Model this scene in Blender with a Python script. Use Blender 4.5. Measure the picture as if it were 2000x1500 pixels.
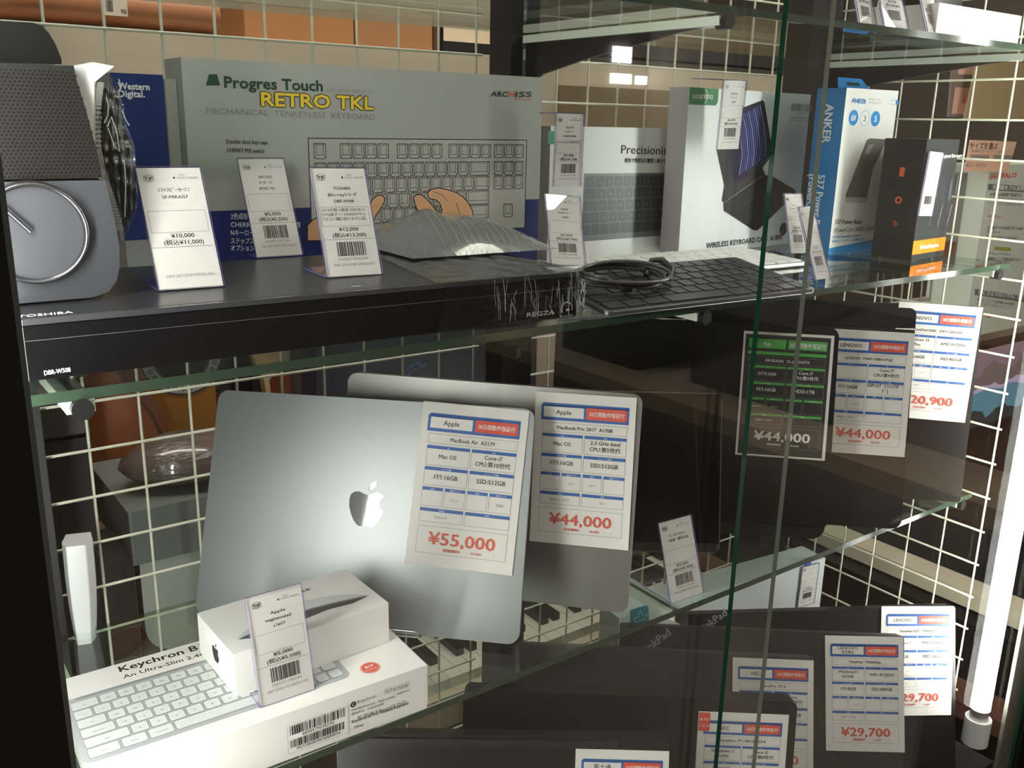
import bpy, math, random
from mathutils import Vector, Matrix
random.seed(7)
S = bpy.context.scene
C = S.collection
for o in list(bpy.data.objects): bpy.data.objects.remove(o)

# ------------------------------------------------------------ camera, world, lamps, exposure
F = 1820.0
RX = (0.80992096, -0.14217832, 0.56904601)
RY = (-0.58619684, -0.22934728, 0.77702837)
RZ = (-0.02003256, 0.96290454, 0.26909765)
cam = bpy.data.objects.new('camera', bpy.data.cameras.new('camera'))
cam.data.sensor_width = 36.0
cam.data.lens = F / 2000.0 * 36.0
cam.data.clip_start = 0.02
cam.matrix_world = Matrix(((RX[0], -RX[1], -RX[2], 0), (RY[0], -RY[1], -RY[2], 0), (-RZ[0], RZ[1], RZ[2], 0), (0, 0, 0, 1)))
C.objects.link(cam)
S.camera = cam
world = bpy.data.worlds.new('world')
S.world = world
world.use_nodes = True
world.node_tree.nodes['Background'].inputs[0].default_value = (1, .93, .84, 1)
world.node_tree.nodes['Background'].inputs[1].default_value = 0.15
S.view_settings.view_transform = 'Standard'
S.view_settings.look = 'None'
S.view_settings.gamma = 1
S.view_settings.use_curve_mapping = False
S.view_settings.exposure = 0.95
S.cycles.transparent_max_bounces = 32
TUBE_W = 22.0      # strength of the tubes in the showcase
CEIL_W = 9.0      # strength of the added ceiling panels


def ray(px, py):
    v = ((px - 1000) / F, (py - 750) / F, 1.0)
    return Vector((sum(a * b for a, b in zip(RX, v)), sum(a * b for a, b in zip(RY, v)), -sum(a * b for a, b in zip(RZ, v))))
def atY(px, py, Y): r = ray(px, py); return r * (Y / r.y)
def atZ(px, py, Z): r = ray(px, py); return r * (Z / r.z)
def atX(px, py, X): r = ray(px, py); return r * (X / r.x)

def frame(X, Y, Z, yaw=0, lean=0, roll=0):
    """local x runs right along the thing, local z up its face, local y away from the viewer"""
    cy, sy = math.cos(yaw), math.sin(yaw)
    u = Vector((cy, sy, 0)); b = Vector((-sy, cy, 0))
    v = Vector((0, 0, 1)) * math.cos(lean) + b * math.sin(lean)
    u2 = u * math.cos(roll) + v * math.sin(roll); v2 = -u * math.sin(roll) + v * math.cos(roll)
    n = v2.cross(u2)
    M = Matrix((u2, n, v2)).transposed().to_4x4()
    M.translation = Vector((X, Y, Z))
    return M

class Plane:
    """finds where on a thing's front face (local y = y0) a point lies"""
    def __init__(s, M, y0=0.0): s.M = M; s.I = M.inverted(); s.y0 = y0; s.o = s.I @ Vector((0, 0, 0))
    def __call__(s, px, py):
        d = s.I.to_3x3() @ ray(px, py)
        t = (s.y0 - s.o.y) / d.y
        p = s.o + d * t
        return (p.x, p.z)

# ------------------------------------------------------------ materials
MATS = {}
def P(name, col, rough=.5, metal=0., emit=0., spec=None, coat=0., noise=None, bump=None, alpha=None, wear=None):
    if name in MATS: return MATS[name]
    m = bpy.data.materials.new(name); m.use_nodes = True; MATS[name] = m
    nt = m.node_tree; b = nt.nodes['Principled BSDF']
    b.inputs['Base Color'].default_value = (*col, 1); b.inputs['Roughness'].default_value = rough
    b.inputs['Metallic'].default_value = metal
    if spec is not None: b.inputs['Specular IOR Level'].default_value = spec
    if coat: b.inputs['Coat Weight'].default_value = coat; b.inputs['Coat Roughness'].default_value = .04
    if emit: b.inputs['Emission Color'].default_value = (*col, 1); b.inputs['Emission Strength'].default_value = emit
    if noise:   # (scale, second colour, stretch vector)
        sc, c2, st = noise
        tc = nt.nodes.new('ShaderNodeTexCoord'); mp = nt.nodes.new('ShaderNodeMapping'); mp.inputs['Scale'].default_value = st
        nz = nt.nodes.new('ShaderNodeTexNoise'); nz.inputs['Scale'].default_value = sc; nz.inputs['Detail'].default_value = 4
        rp = nt.nodes.new('ShaderNodeMix'); rp.data_type = 'RGBA'
        rp.inputs[6].default_value = (*col, 1); rp.inputs[7].default_value = (*c2, 1)
        nt.links.new(tc.outputs['Object'], mp.inputs[0]); nt.links.new(mp.outputs[0], nz.inputs[0])
        nt.links.new(nz.outputs[0], rp.inputs[0]); nt.links.new(rp.outputs[2], b.inputs['Base Color'])
    if bump:    # (scale, strength, stretch)
        tc = nt.nodes.new('ShaderNodeTexCoord'); mp = nt.nodes.new('ShaderNodeMapping'); mp.inputs['Scale'].default_value = bump[2]
        nz = nt.nodes.new('ShaderNodeTexNoise'); nz.inputs['Scale'].default_value = bump[0]; nz.inputs['Detail'].default_value = 3
        bp = nt.nodes.new('ShaderNodeBump'); bp.inputs['Strength'].default_value = bump[1]; bp.inputs['Distance'].default_value = .002
        nt.links.new(tc.outputs['Object'], mp.inputs[0]); nt.links.new(mp.outputs[0], nz.inputs[0])
        nt.links.new(nz.outputs[0], bp.inputs['Height']); nt.links.new(bp.outputs[0], b.inputs['Normal'])
    return m

def clear(name, tint=(1, 1, 1), ior=1.45, rough=.0, base=0.0, bump=None, gloss=(1, 1, 1)):
    """thin clear glass or plastic: looks through, reflects by its Fresnel angle"""
    if name in MATS: return MATS[name]
    m = bpy.data.materials.new(name); m.use_nodes = True; MATS[name] = m
    nt = m.node_tree; nt.nodes.clear()
    out = nt.nodes.new('ShaderNodeOutputMaterial'); mx = nt.nodes.new('ShaderNodeMixShader')
    tr = nt.nodes.new('ShaderNodeBsdfTransparent'); tr.inputs[0].default_value = (*tint, 1)
    gl = nt.nodes.new('ShaderNodeBsdfGlossy'); gl.inputs['Roughness'].default_value = rough; gl.inputs[0].default_value = (*gloss, 1)
    fr = nt.nodes.new('ShaderNodeFresnel'); fr.inputs[0].default_value = ior
    ge = nt.nodes.new('ShaderNodeNewGeometry'); mr = nt.nodes.new('ShaderNodeMapRange')      # same reflectance from both sides of the thin sheet
    mr.inputs['To Min'].default_value = ior; mr.inputs['To Max'].default_value = 1 / ior
    nt.links.new(ge.outputs['Backfacing'], mr.inputs['Value']); nt.links.new(mr.outputs[0], fr.inputs[0])
    fac = fr.outputs[0]
    if base:
        ad = nt.nodes.new('ShaderNodeMath'); ad.operation = 'ADD'; ad.use_clamp = True; ad.inputs[1].default_value = base
        nt.links.new(fr.outputs[0], ad.inputs[0]); fac = ad.outputs[0]
    if bump:
        tc = nt.nodes.new('ShaderNodeTexCoord'); mp = nt.nodes.new('ShaderNodeMapping'); mp.inputs['Scale'].default_value = bump[2]
        nz = nt.nodes.new('ShaderNodeTexNoise'); nz.inputs['Scale'].default_value = bump[0]; nz.inputs['Detail'].default_value = 4
        bp = nt.nodes.new('ShaderNodeBump'); bp.inputs['Strength'].default_value = bump[1]; bp.inputs['Distance'].default_value = .003
        nt.links.new(tc.outputs['Object'], mp.inputs[0]); nt.links.new(mp.outputs[0], nz.inputs[0])
        nt.links.new(nz.outputs[0], bp.inputs['Height']); nt.links.new(bp.outputs[0], gl.inputs['Normal']); nt.links.new(bp.outputs[0], fr.inputs['Normal'])
    nt.links.new(fac, mx.inputs[0]); nt.links.new(tr.outputs[0], mx.inputs[1]); nt.links.new(gl.outputs[0], mx.inputs[2])
    nt.links.new(mx.outputs[0], out.inputs[0])
    return m

WHITE = P('white_card', (.80, .80, .78), .5)
PAPER = P('paper', (.78, .76, .72), .55)
INK = P('black_ink', (.02, .02, .022), .6)
GREYINK = P('grey_ink', (.22, .22, .23), .6)
LINE = P('line_ink', (.10, .10, .11), .6)
BLUE = P('blue_ink', (.035, .13, .42), .5)
RED = P('red_ink', (.72, .10, .06), .5)
REDP = P('price_red_ink', (.66, .11, .07), .5)
NAVY = P('navy_print', (.012, .022, .13), .35)
GREEN = P('green_print', (.06, .30, .06), .5)
BLACKP = P('black_print', (.022, .022, .022), .45)
WINK = P('white_ink', (.85, .85, .83), .5)
ALU = P('aluminium', (.50, .50, .49), .35, 1.)
BLACKM = P('black_metal', (.02, .02, .021), .35)
BLACKPL = P('black_plastic', (.011, .011, .012), .32)
DARKPL = P('dark_matte_plastic', (.017, .015, .015), .38)
EDGE = P('green_glass_edge', (.030, .052, .034), .15, coat=.5)
GLASS = clear('shelf_glass', (.90, .95, .92), 1.5)
PANE = clear('door_glass', (.975, .98, .975), 1.42)
ACRYL = clear('acrylic', (.985, .985, .99), 1.5)
PURPLE = P('acrylic_edge', (.16, .13, .36), .25)
FILM = clear('cling_film', (.80, .82, .82), 1.6, .08, .03, (26, .9, (1, 1, 1)))
WIRE = P('cream_wire', (.62, .62, .50), .35)
TUBE = P('lit_tube', (.98, 1.0, .93), .5, emit=TUBE_W)
DIFF = P('lit_panel', (1., .93, .84), .5, emit=CEIL_W)

# ------------------------------------------------------------ mesh builder
GLYPH = {}
def glyphs(s, off=0.):
    if (s, off) not in GLYPH:
        c = bpy.data.curves.new('t', 'FONT'); c.body = s; c.size = 1; c.resolution_u = 2; c.offset = off
        o = bpy.data.objects.new('t', c)
        me = bpy.data.meshes.new_from_object(o)
        vs = [(v.co.x, v.co.y) for v in me.vertices]; fs = [tuple(p.vertices) for p in me.polygons]
        bpy.data.objects.remove(o); bpy.data.meshes.remove(me); bpy.data.curves.remove(c)
        GLYPH[(s, off)] = (vs, fs)
    return GLYPH[(s, off)]

CART = {}
class MB:
    def __init__(s): s.v = []; s.f = []; s.k = []; s.m = []; s.sm = set()
    def mi(s, m):
        if m not in s.m: s.m.append(m)
        return s.m.index(m)
    def add(s, vs, fs, m, smooth=False):
        n = len(s.v); s.v += [tuple(v) for v in vs]; k = s.mi(m)
        for f in fs:
            if smooth: s.sm.add(len(s.f))
            s.f.append(tuple(n + i for i in f)); s.k.append(k)
        return s
    def box(s, x0, x1, y0, y1, z0, z1, m, side=None):
        vs = [(x0, y0, z0), (x1, y0, z0), (x1, y1, z0), (x0, y1, z0), (x0, y0, z1), (x1, y0, z1), (x1, y1, z1), (x0, y1, z1)]
        s.add(vs, [(0, 1, 5, 4), (1, 2, 6, 5), (2, 3, 7, 6), (3, 0, 4, 7)], side or m)
        s.add([vs[i] for i in (4, 5, 6, 7)], [(0, 1, 2, 3)], m); s.add([vs[i] for i in (3, 2, 1, 0)], [(0, 1, 2, 3)], m)
        return s
    def slab(s, x0, x1, y0, y1, z0, z1, m, e):
        vs = [(x0, y0, z0), (x1, y0, z0), (x1, y1, z0), (x0, y1, z0), (x0, y0, z1), (x1, y0, z1), (x1, y1, z1), (x0, y1, z1)]
        s.add(vs, [(0, 1, 5, 4), (2, 3, 7, 6)], m); s.add(vs, [(1, 2, 6, 5), (3, 0, 4, 7), (4, 5, 6, 7), (3, 2, 1, 0)], e)
        return s
    def poly(s, pts, y, m): return s.add([(x, y, z) for x, z in pts], [tuple(range(len(pts)))], m)
    def rect(s, x0, z0, x1, z1, y, m): return s.poly([(x0, z0), (x1, z0), (x1, z1), (x0, z1)], y, m)
    def quad(s, pl, pts, y, m): return s.poly([pl(*p) for p in pts], y, m)
    def outline(s, x0, z0, x1, z1, t, y, m):
        for a in ((x0, z0, x1, z0 + t), (x0, z1 - t, x1, z1), (x0, z0, x0 + t, z1), (x1 - t, z0, x1, z1)): s.rect(*a, y, m)
        return s
    def stroke(s, pts, w, y, m, closed=False):
        n = len(pts)
        for i in range(n if closed else n - 1):
            a = Vector(pts[i]); b = Vector(pts[(i + 1) % n]); d = b - a
            if d.length < 1e-7: continue
            d.normalize(); q = Vector((-d.y, d.x)) * w / 2; a = a - d * w * .3; b = b + d * w * .3
            s.poly([tuple(a - q), tuple(b - q), tuple(b + q), tuple(a + q)], y, m)
        return s
    def prism(s, pts, y0, y1, m, side=None, back=None):
        n = len(pts); fr = [(x, y0, z) for x, z in pts]; bk = [(x, y1, z) for x, z in pts]
        s.add(fr, [tuple(range(n))], m); s.add(bk, [tuple(reversed(range(n)))], back or m)
        s.add(fr + bk, [(i, i + n, (i + 1) % n + n, (i + 1) % n) for i in range(n)], side or m)
        return s
    def disc(s, cx, cz, r, y, m, n=28, rz=None):
        return s.poly([(cx + r * math.cos(a * 2 * math.pi / n), cz + (rz or r) * math.sin(a * 2 * math.pi / n)) for a in range(n)], y, m)
    def ring(s, cx, cz, r0, r1, y, m, n=40, a0=0, a1=2 * math.pi):
        for i in range(n):
            p, q = a0 + (a1 - a0) * i / n, a0 + (a1 - a0) * (i + 1) / n
            s.poly([(cx + r0 * math.cos(p), cz + r0 * math.sin(p)), (cx + r1 * math.cos(p), cz + r1 * math.sin(p)),
                    (cx + r1 * math.cos(q), cz + r1 * math.sin(q)), (cx + r0 * math.cos(q), cz + r0 * math.sin(q))], y, m)
        return s
    def tube(s, path, r, m, n=8, caps=True):
        path = [Vector(p) for p in path]; L = len(path); vs = []; fs = []
        ref = Vector((0, 0, 1)) if abs((path[1] - path[0]).normalized().z) < .9 else Vector((0, 1, 0))
        for i, p in enumerate(path):
            t = (path[min(i + 1, L - 1)] - path[max(i - 1, 0)]).normalized()
            a = t.cross(ref).normalized(); b = a.cross(t)
            rr = r[i] if isinstance(r, (list, tuple)) else r
            for k in range(n):
                w = 2 * math.pi * k / n; vs.append(p + a * rr * math.cos(w) + b * rr * math.sin(w))
        for i in range(L - 1):
            for k in range(n): fs.append((i * n + k, i * n + (k + 1) % n, (i + 1) * n + (k + 1) % n, (i + 1) * n + k))
        s.add(vs, fs, m, True)
        if caps: s.add(vs[:n], [tuple(reversed(range(n)))], m); s.add(vs[-n:], [tuple(range(n))], m)
        return s
    def grid(s, nx, ny, fn, m, smooth=True):
        vs = [fn(i / nx, j / ny) for j in range(ny + 1) for i in range(nx + 1)]
        return s.add(vs, [(j * (nx + 1) + i, j * (nx + 1) + i + 1, (j + 1) * (nx + 1) + i + 1, (j + 1) * (nx + 1) + i) for j in range(ny) for i in range(nx)], m, smooth)
    def text(s, st, x, z, w, h, y, m, bold=0., al='l', slant=0., vec=None):
        """writing with baseline start (x, z), cap height h; w fits the width when given; vec = direction of the baseline"""
        vs, fs = glyphs(st)
        if not vs: return s
        shifts = [(0, 0)] if not bold else [(-bold, 0), (bold, 0), (0, bold)] if bold < .03 else [(bold * math.cos(k * math.pi / 4), bold * math.sin(k * math.pi / 4)) for k in range(8)]
        x0 = min(v[0] for v in vs); x1 = max(v[0] for v in vs)
        sy = h / .70; sx = (w / (x1 - x0)) if w else sy
        if al == 'c': x = x - (x1 - x0) * sx / 2
        if al == 'r': x = x - (x1 - x0) * sx
        ux, uz = vec if vec else (1, 0)
        for q, (dx, dz) in enumerate(shifts):
            pts = []
            for a, b in vs:
                lx = (a - x0) * sx + dx * sy + b * sy * slant; lz = b * sy + dz * sy
                pts.append((x + lx * ux - lz * uz, y - q * .00003, z + lx * uz + lz * ux))
            s.add(pts, fs, m)
        return s
    def tx(s, pl, st, p0, p1, hp, y, m, bold=0., slant=0.):
        """writing whose baseline runs from p0 to p1 and whose capitals are hp tall, both in the photograph"""
        a = Vector(pl(*p0)); b = Vector(pl(*p1)); c = Vector(pl(p0[0], p0[1] - hp)); h = abs(c.y - a.y); d = b - a; w = d.length; d.normalize()
        return s.text(st, a.x, a.y, w, h, y, m, bold, 'l', slant, (d.x, d.y))
    def barcode(s, x0, z0, x1, z1, y, m, seed=1, n=34):
        rnd = random.Random(seed); x = x0; u = (x1 - x0) / (n * 2.05)
        while x < x1 - u:
            w = u * rnd.choice((1, 1, 1.6, 2.4, 3)); s.rect(x, z0, min(x + w, x1), z1, y, m); x += w + u * rnd.choice((1, 1, 1.5, 2.2))
        return s
    def fill(s, me):
        me.from_pydata(s.v, [], s.f); me.materials.clear()
        for m in s.m: me.materials.append(m)
        me.polygons.foreach_set('material_index', s.k)
        if s.sm: me.polygons.foreach_set('use_smooth', [i in s.sm for i in range(len(s.f))])
        me.update()
    def build(s, name, parent=None, M=None, bev=0., label=None, cat=None, group=None, kind=None, seg=2):
        if name.endswith('_print') and parent and parent.name in CART:      # ink belongs to the surface it is printed on
            base, o = CART[parent.name]; n = len(base.v); M = M or Matrix()
            base.v += [tuple(M @ Vector(v)) for v in s.v]; ks = [base.mi(m) for m in s.m]
            base.f += [tuple(n + i for i in f) for f in s.f]; base.k += [ks[k] for k in s.k]
            o.data.clear_geometry(); base.fill(o.data)
            return o
        me = bpy.data.meshes.new(name); s.fill(me)
        o = bpy.data.objects.new(name, me); C.objects.link(o)
        if parent:
            o.parent = parent
            if name in ('carton', 'case', 'shell', 'dial_panel'): CART[parent.name] = (s, o)
        if M is not None:
            if parent: o.matrix_local = M
            else: o.matrix_world = M
        if bev:
            b = o.modifiers.new('bevel', 'BEVEL'); b.width = bev; b.segments = seg; b.limit_method = 'ANGLE'; b.angle_limit = math.radians(50)
        for k, v in (('label', label), ('category', cat), ('group', group), ('kind', kind)):
            if v: o[k] = v
        return o

def thing(name, label, cat, M=None, group=None):
    o = bpy.data.objects.new(name, None); C.objects.link(o); o.empty_display_size = .02
    if M is not None: o.matrix_world = M
    o['label'] = label; o['category'] = cat
    if group: o['group'] = group
    return o

def rr(x0, z0, x1, z1, r, n=6):
    if isinstance(r, (int, float)): r = (r, r, r, r)     # bl br tr tl
    out = []
    for (cx, cz, q, a) in ((x0 + r[0], z0 + r[0], r[0], math.pi), (x1 - r[1], z0 + r[1], r[1], 1.5 * math.pi), (x1 - r[2], z1 - r[2], r[2], 0), (x0 + r[3], z1 - r[3], r[3], .5 * math.pi)):
        for i in range(n + 1 if q else 1):
            w = a + (math.pi / 2) * i / n; out.append((cx + q * math.cos(w), cz + q * math.sin(w)))
    return out
T = Matrix.Translation

# ------------------------------------------------------------ the setting: the shop's room
ZF = -1.35
wallm = P('shop_wall', (.62, .55, .45), .7, noise=(3, (.52, .45, .36), (1, 1, 1)))
MB().box(-3, 5, -4.2, 4, ZF - .05, ZF, P('shop_floor', (.30, .25, .20), .35, noise=(5, (.22, .18, .15), (1, 1, 1)))).build('floor', kind='structure')
MB().box(-3, 5, -4.2, 4, 1.45, 1.5, P('shop_ceiling', (.7, .68, .64), .8)).build('ceiling', kind='structure')
MB().box(-3, 5, 4, 4.05, ZF, 1.45, wallm).build('wall_back', kind='structure')
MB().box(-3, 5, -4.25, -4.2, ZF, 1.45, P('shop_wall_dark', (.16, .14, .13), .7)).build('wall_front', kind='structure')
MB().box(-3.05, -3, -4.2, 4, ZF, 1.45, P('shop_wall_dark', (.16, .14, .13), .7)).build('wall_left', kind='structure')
MB().box(5, 5.05, -4.2, 4, ZF, 1.45, wallm).build('wall_right', kind='structure')

def ceiling_lamp(x, y, label, rot=0):  # unseen lamps, added to light the shop, the case and the guitars
    M = T((x, y, 1.40)) @ Matrix.Rotation(rot, 4, 'Z')
    t = thing('added_ceiling_light', label, 'light', M, 'added ceiling lights, out of view')
    MB().box(-.62, .62, -.16, .16, .012, .05, WHITE).build('housing', t)
    MB().box(-.60, .60, -.14, .14, 0, .012, DIFF).build('diffuser', t)
for x, y, l in ((-1.2, -1.6, 'added ceiling light behind the viewer on the left'), (.6, -1.6, 'added ceiling light behind the viewer in the middle'), (2.4, -1.6, 'added ceiling light behind the viewer on the right'),
                (.3, 1.15, 'unseen ceiling light added to brighten the guitars behind the case'), (2.0, 1.25, 'unseen ceiling light added behind the showcase, near its middle'), (3.6, .9, 'unseen ceiling light added beyond the right side of the showcase')):
    ceiling_lamp(x, y, l)

# ------------------------------------------------------------ the glass showcase
YF, YB, XL, XR = .602, .93, .08, 1.245
ZU, ZM, ZT, ZB = -.163, -.486, .104, -.88
def glass_shelf(z, label, y0=YF):
    o = MB()
    vs = [(XL, y0, z - .007), (XR, y0, z - .007), (XR, .9, z - .007), (XL, .9, z - .007), (XL, y0, z), (XR, y0, z), (XR, .9, z), (XL, .9, z)]
    o.add(vs, [(4, 5, 6, 7), (3, 2, 1, 0)], GLASS); o.add(vs, [(0, 1, 5, 4)], EDGE); o.add(vs, [(1, 2, 6, 5), (2, 3, 7, 6), (3, 0, 4, 7)], clear('back_edge', (.55, .66, .58), 1.3))
    return o.build('glass_shelf', label=label, cat='shelf', group='glass shelves of the showcase')
glass_shelf(ZU, 'upper glass shelf with green edge carrying the recorder and boxed keyboards')
glass_shelf(ZM, 'lower glass shelf with green edge carrying the grey laptops and mouse box')
glass_shelf(ZT, 'topmost glass shelf, its green edge along the top right')
CASE = thing('display_case', 'black framed glass display case with wire back holding the second-hand electronics', 'display case', T((.6, .7, ZF)))
CI = T((-.6, -.7, -ZF))
MB().box(.002, 1.262, .517, .90, ZF, ZB, BLACKM).build('base', CASE, CI, bev=.002)

POSTS = ((.111, .04), (.67, .04), (1.222, .084))
for i, (x, w) in enumerate(POSTS):
    up = MB().box(-w / 2, w / 2, -.022, .02, .0, 2.3, BLACKM)
    for k in range(30): up.rect(-.003, .5 + k * .05, .003, .512 + k * .05, -.0223, GREYINK)
    up.build('slotted_upright', CASE, CI @ T((x, .925, ZB)))
def bracket(x, z, label):
    t = thing('shelf_bracket', label, 'shelf bracket', T((x, 0, z)), 'shelf brackets')
    pts = [(.603, -.014), (.66, -.019), (.80, -.038), (.868, -.050), (.888, -.058), (.899, -.082), (.899, -.0075), (.603, -.0075)]
    a = MB(); n = len(pts)
    a.add([(-.002, y, q) for y, q in pts] + [(.002, y, q) for y, q in pts], [tuple(range(n)), tuple(reversed(range(n, 2 * n)))] + [(i, (i + 1) % n, (i + 1) % n + n, i + n) for i in range(n)], BLACKM)
    a.build('arm', t)
    MB().box(-.0085, .0085, .606, .897, -.0165, -.0085, P('bracket_rail', (.66, .70, .60), .25)).build('rail', t, bev=.0008, label='cream rail')
    c = MB(); c.tube([(0, .600, -.013), (0, .613, -.013)], .0068, BLACKPL, 14); c.build('end_cap', t)
for z, nm in ((ZT, 'top'), (ZU, 'upper'), (ZM, 'lower')):
    for i, (x, w) in enumerate(POSTS):
        bracket(x if i < 2 else 1.222, z, f'{("left", "middle", "right")[i]} shelf bracket with black end cap under the {nm} glass shelf')

def mesh_panel(M, us, vs, label, front=1):
    a = MB()
    for u in us: a.tube([(u, 0, vs[0] - .012), (u, 0, vs[-1] + .012)], .0015, WIRE, 6)
    for v in vs: a.tube([(us[0] - .006, -.0027 * front, v), (us[-1] + .006, -.0027 * front, v)], .0015, WIRE, 6)
    return a.build('wire_grid', CASE, CI @ M)
zs = [.0753 - .0492 * k for k in range(-20, 20)][::-1]
zs = [z for z in zs if -.84 < z < .9]
mesh_panel(T((0, .945, 0)), [.124 * 1.016 + .0505 * k for k in range(0, 11)], zs, 'cream wire grid behind the left half of the showcase')
mesh_panel(T((0, .945, 0)), [.70 + .0505 * k for k in range(0, 10)], zs, 'cream wire grid behind the right half of the showcase')
mesh_panel(Matrix(((0, 1, 0, 1.252), (-1, 0, 0, 0), (0, 0, 1, 0), (0, 0, 0, 1))), [-(.585 + .0525 * k) for k in range(0, 7)][::-1], [z for z in [.0675 - .0505 * k for k in range(-16, 19)][::-1] if z > -.84], 'cream wire grid closing the right side of the showcase')

# front frame, sliding doors and tubes
MATT = P('matt_black', (.012, .012, .012), .9, spec=.1)
MB().box(-.06, .0605, .455, .505, ZF, 1.2, MATT).box(-.06, .0, .505, .98, ZF, 1.2, MATT).build('left_frame', CASE, CI)
MB().box(.0610, .0675, .488, .505, -1.2, 1.1, P('grey_stile', (.13, .15, .15), .3, .5)).build('door_stile', CASE, CI, label='narrow grey strip')
a0, a1, a2 = atY(1939, 1500, .505).x, atY(1967, 1500, .505).x, .505
MB().box(a0, a1, .500, .505, -1.2, 1.1, P('grey_strip', (.22, .21, .18), .4, .4)).box(a1, a1 + .12, .47, .505, -1.2, 1.1, MATT).build('right_frame', CASE, CI)
MB().slab(.0676, 1.356 * .512, .509, .514, -1.15, 1.05, PANE, P('pane_edge', (.16, .18, .15), .3)).build('sliding_glass_door', label='left sliding glass door, its grey edge just right of the green one', cat='glass door')
MB().slab(1.238 * .492, a0 + .02, .489, .494, -1.15, 1.05, PANE, P('pane_edge_green', (.012, .07, .038), .15, coat=.5)).build('sliding_glass_door', label='right sliding glass door with thick green left edge', cat='glass door')

def tube_lamp(p, q, label):
    t = thing('tube_light', label, 'light', T(p)); d = Vector(q) - Vector(p); u = d.normalized(); L = d.length
    MB().tube([u * .010, u * (L - .01)], .0130, TUBE, 20).build('lamp_tube', t, label='lit white tube')
    so = MB().tube([u * -.046, u * -.006], .0175, P('socket_white', (.55, .55, .54), .4), 20).build('socket', t, label='white plastic socket')
    MB().tube([u * -.008, u * .012], .0122, ALU, 20).build('collar', so, label='metal collar')
    MB().tube([u * (L - .01), u * (L + .03)], .0175, P('socket_white', (.55, .55, .54), .4), 20).build('socket', t, label='white plastic socket')
tube_lamp((1.215, .528, -.788), (1.215, .528, .36), 'bright white tube light standing in the front right corner')
tube_lamp((.034, .562, -.79), (.034, .562, .36), 'white tube light behind the left frame of the showcase')

# ------------------------------------------------------------ price tags in clear stands
def logo_tf(a, x, z, s, y):
    """little box mark with T and F on its two sides"""
    w = s * .045
    a.stroke([(x, z + s * .12), (x + s * .5, z), (x + s, z + s * .12), (x + s, z + s * .62), (x + s * .5, z + s * .5), (x, z + s * .62)], w, y, INK, True)
    a.stroke([(x, z + s * .62), (x + s * .5, z + s * .8), (x + s, z + s * .62)], w, y, INK); a.stroke([(x + s * .5, z), (x + s * .5, z + s * .5)], w, y, INK)
    a.text('T', x + s * .1, z + s * .16, s * .3, s * .32, y, INK, .04); a.text('F', x + s * .6, z + s * .16, s * .28, s * .32, y, INK, .04)

def tag(M, W, H, label, top, num, lines, note, price, tax, c1, c2, seed=1, bar=True, foot=.035, stand='L', white=False, washed=False):
    """a printed shop tag in a bent clear holder; local origin = bottom left of its face"""
    t = thing('price_tag', label, 'price tag', M, 'small printed price tags')
    a = MB(); y = -.0004; G = P('tag_grey_ink', (.40, .40, .40), .6) if washed else INK
    a.box(0, W, 0, .0004, 0, H, PAPER)
    k = lambda fx, fz: (fx * W, fz * H)
    y = -.00018
    logo_tf(a, .09 * W, .885 * H, .15 * W, y)
    a.text(top, .64 * W, .93 * H, .11 * W, .018 * H, y, GREYINK); a.disc(.56 * W, .915 * H, .018 * W, y, INK, 12)
    a.text(num, .61 * W, .905 * H, .33 * W, .018 * H, y, GREYINK)
    for i, (s, w) in enumerate(lines): a.text(s, .52 * W, (.80 - .06 * i) * H, w * W, .027 * H, y, G, .012, 'c')
    a.outline(.05 * W, .46 * H, .95 * W, .64 * H, .0025 * H, y, LINE)
    for i, s in enumerate(note): a.text(s, .08 * W, (.60 - .042 * i) * H, .8 * W, .024 * H, y, GREYINK, .01)
    a.rect(.02 * W, .338 * H, .98 * W, .341 * H, y, LINE)
    a.text(price, .52 * W, .415 * H, .36 * W, .034 * H, y, G, .015, 'c'); a.text(tax, .52 * W, .36 * H, .62 * W, .034 * H, y, G, .015, 'c')
    if bar: a.barcode(.25 * W, .185 * H, .78 * W, .315 * H, y, INK, seed)
    if c1: a.text(c1, .52 * W, .145 * H, .55 * W, .022 * H, y, GREYINK, 0, 'c')
    a.text(c2, .52 * W, .095 * H, .76 * W, .022 * H, y, GREYINK, 0, 'c')
    a.build('printed_card', t)
    b = MB(); e = .0008
    b.slab(-e, W + e, -.0016, -.0006, -.0, H + e, ACRYL, PURPLE).slab(-e, W + e, .0005, .0014, 0, H + e, ACRYL, PURPLE)
    if stand == 'L':      # foot running back along the surface it stands on
        R = M.to_3x3().inverted(); dn = R @ Vector((0, 0, 1)); bk = R @ (Vector((-M[1][0], M[0][0], 0)).normalized()); rt = Vector((1, 0, 0))
        p0 = Vector((-e, .0014, .0002))
        c = [p0, p0 + rt * (W + 2 * e), p0 + rt * (W + 2 * e) + bk * foot, p0 + bk * foot]
        b.add([tuple(q) for q in c] + [tuple(q + dn * .001) for q in c], [(3, 2, 1, 0), (4, 5, 6, 7)], ACRYL)
        b.add([tuple(q) for q in c] + [tuple(q + dn * .001) for q in c], [(0, 1, 5, 4), (1, 2, 6, 5), (2, 3, 7, 6), (3, 0, 4, 7)], PURPLE)
    elif stand == 'hook':  # a lip folded back over the box it hangs on
        b.box(-e, W + e, .0014, foot, H, H + e, ACRYL, PURPLE)
    b.build('clear_holder', t, label='clear acrylic holder')
    return t

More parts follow.
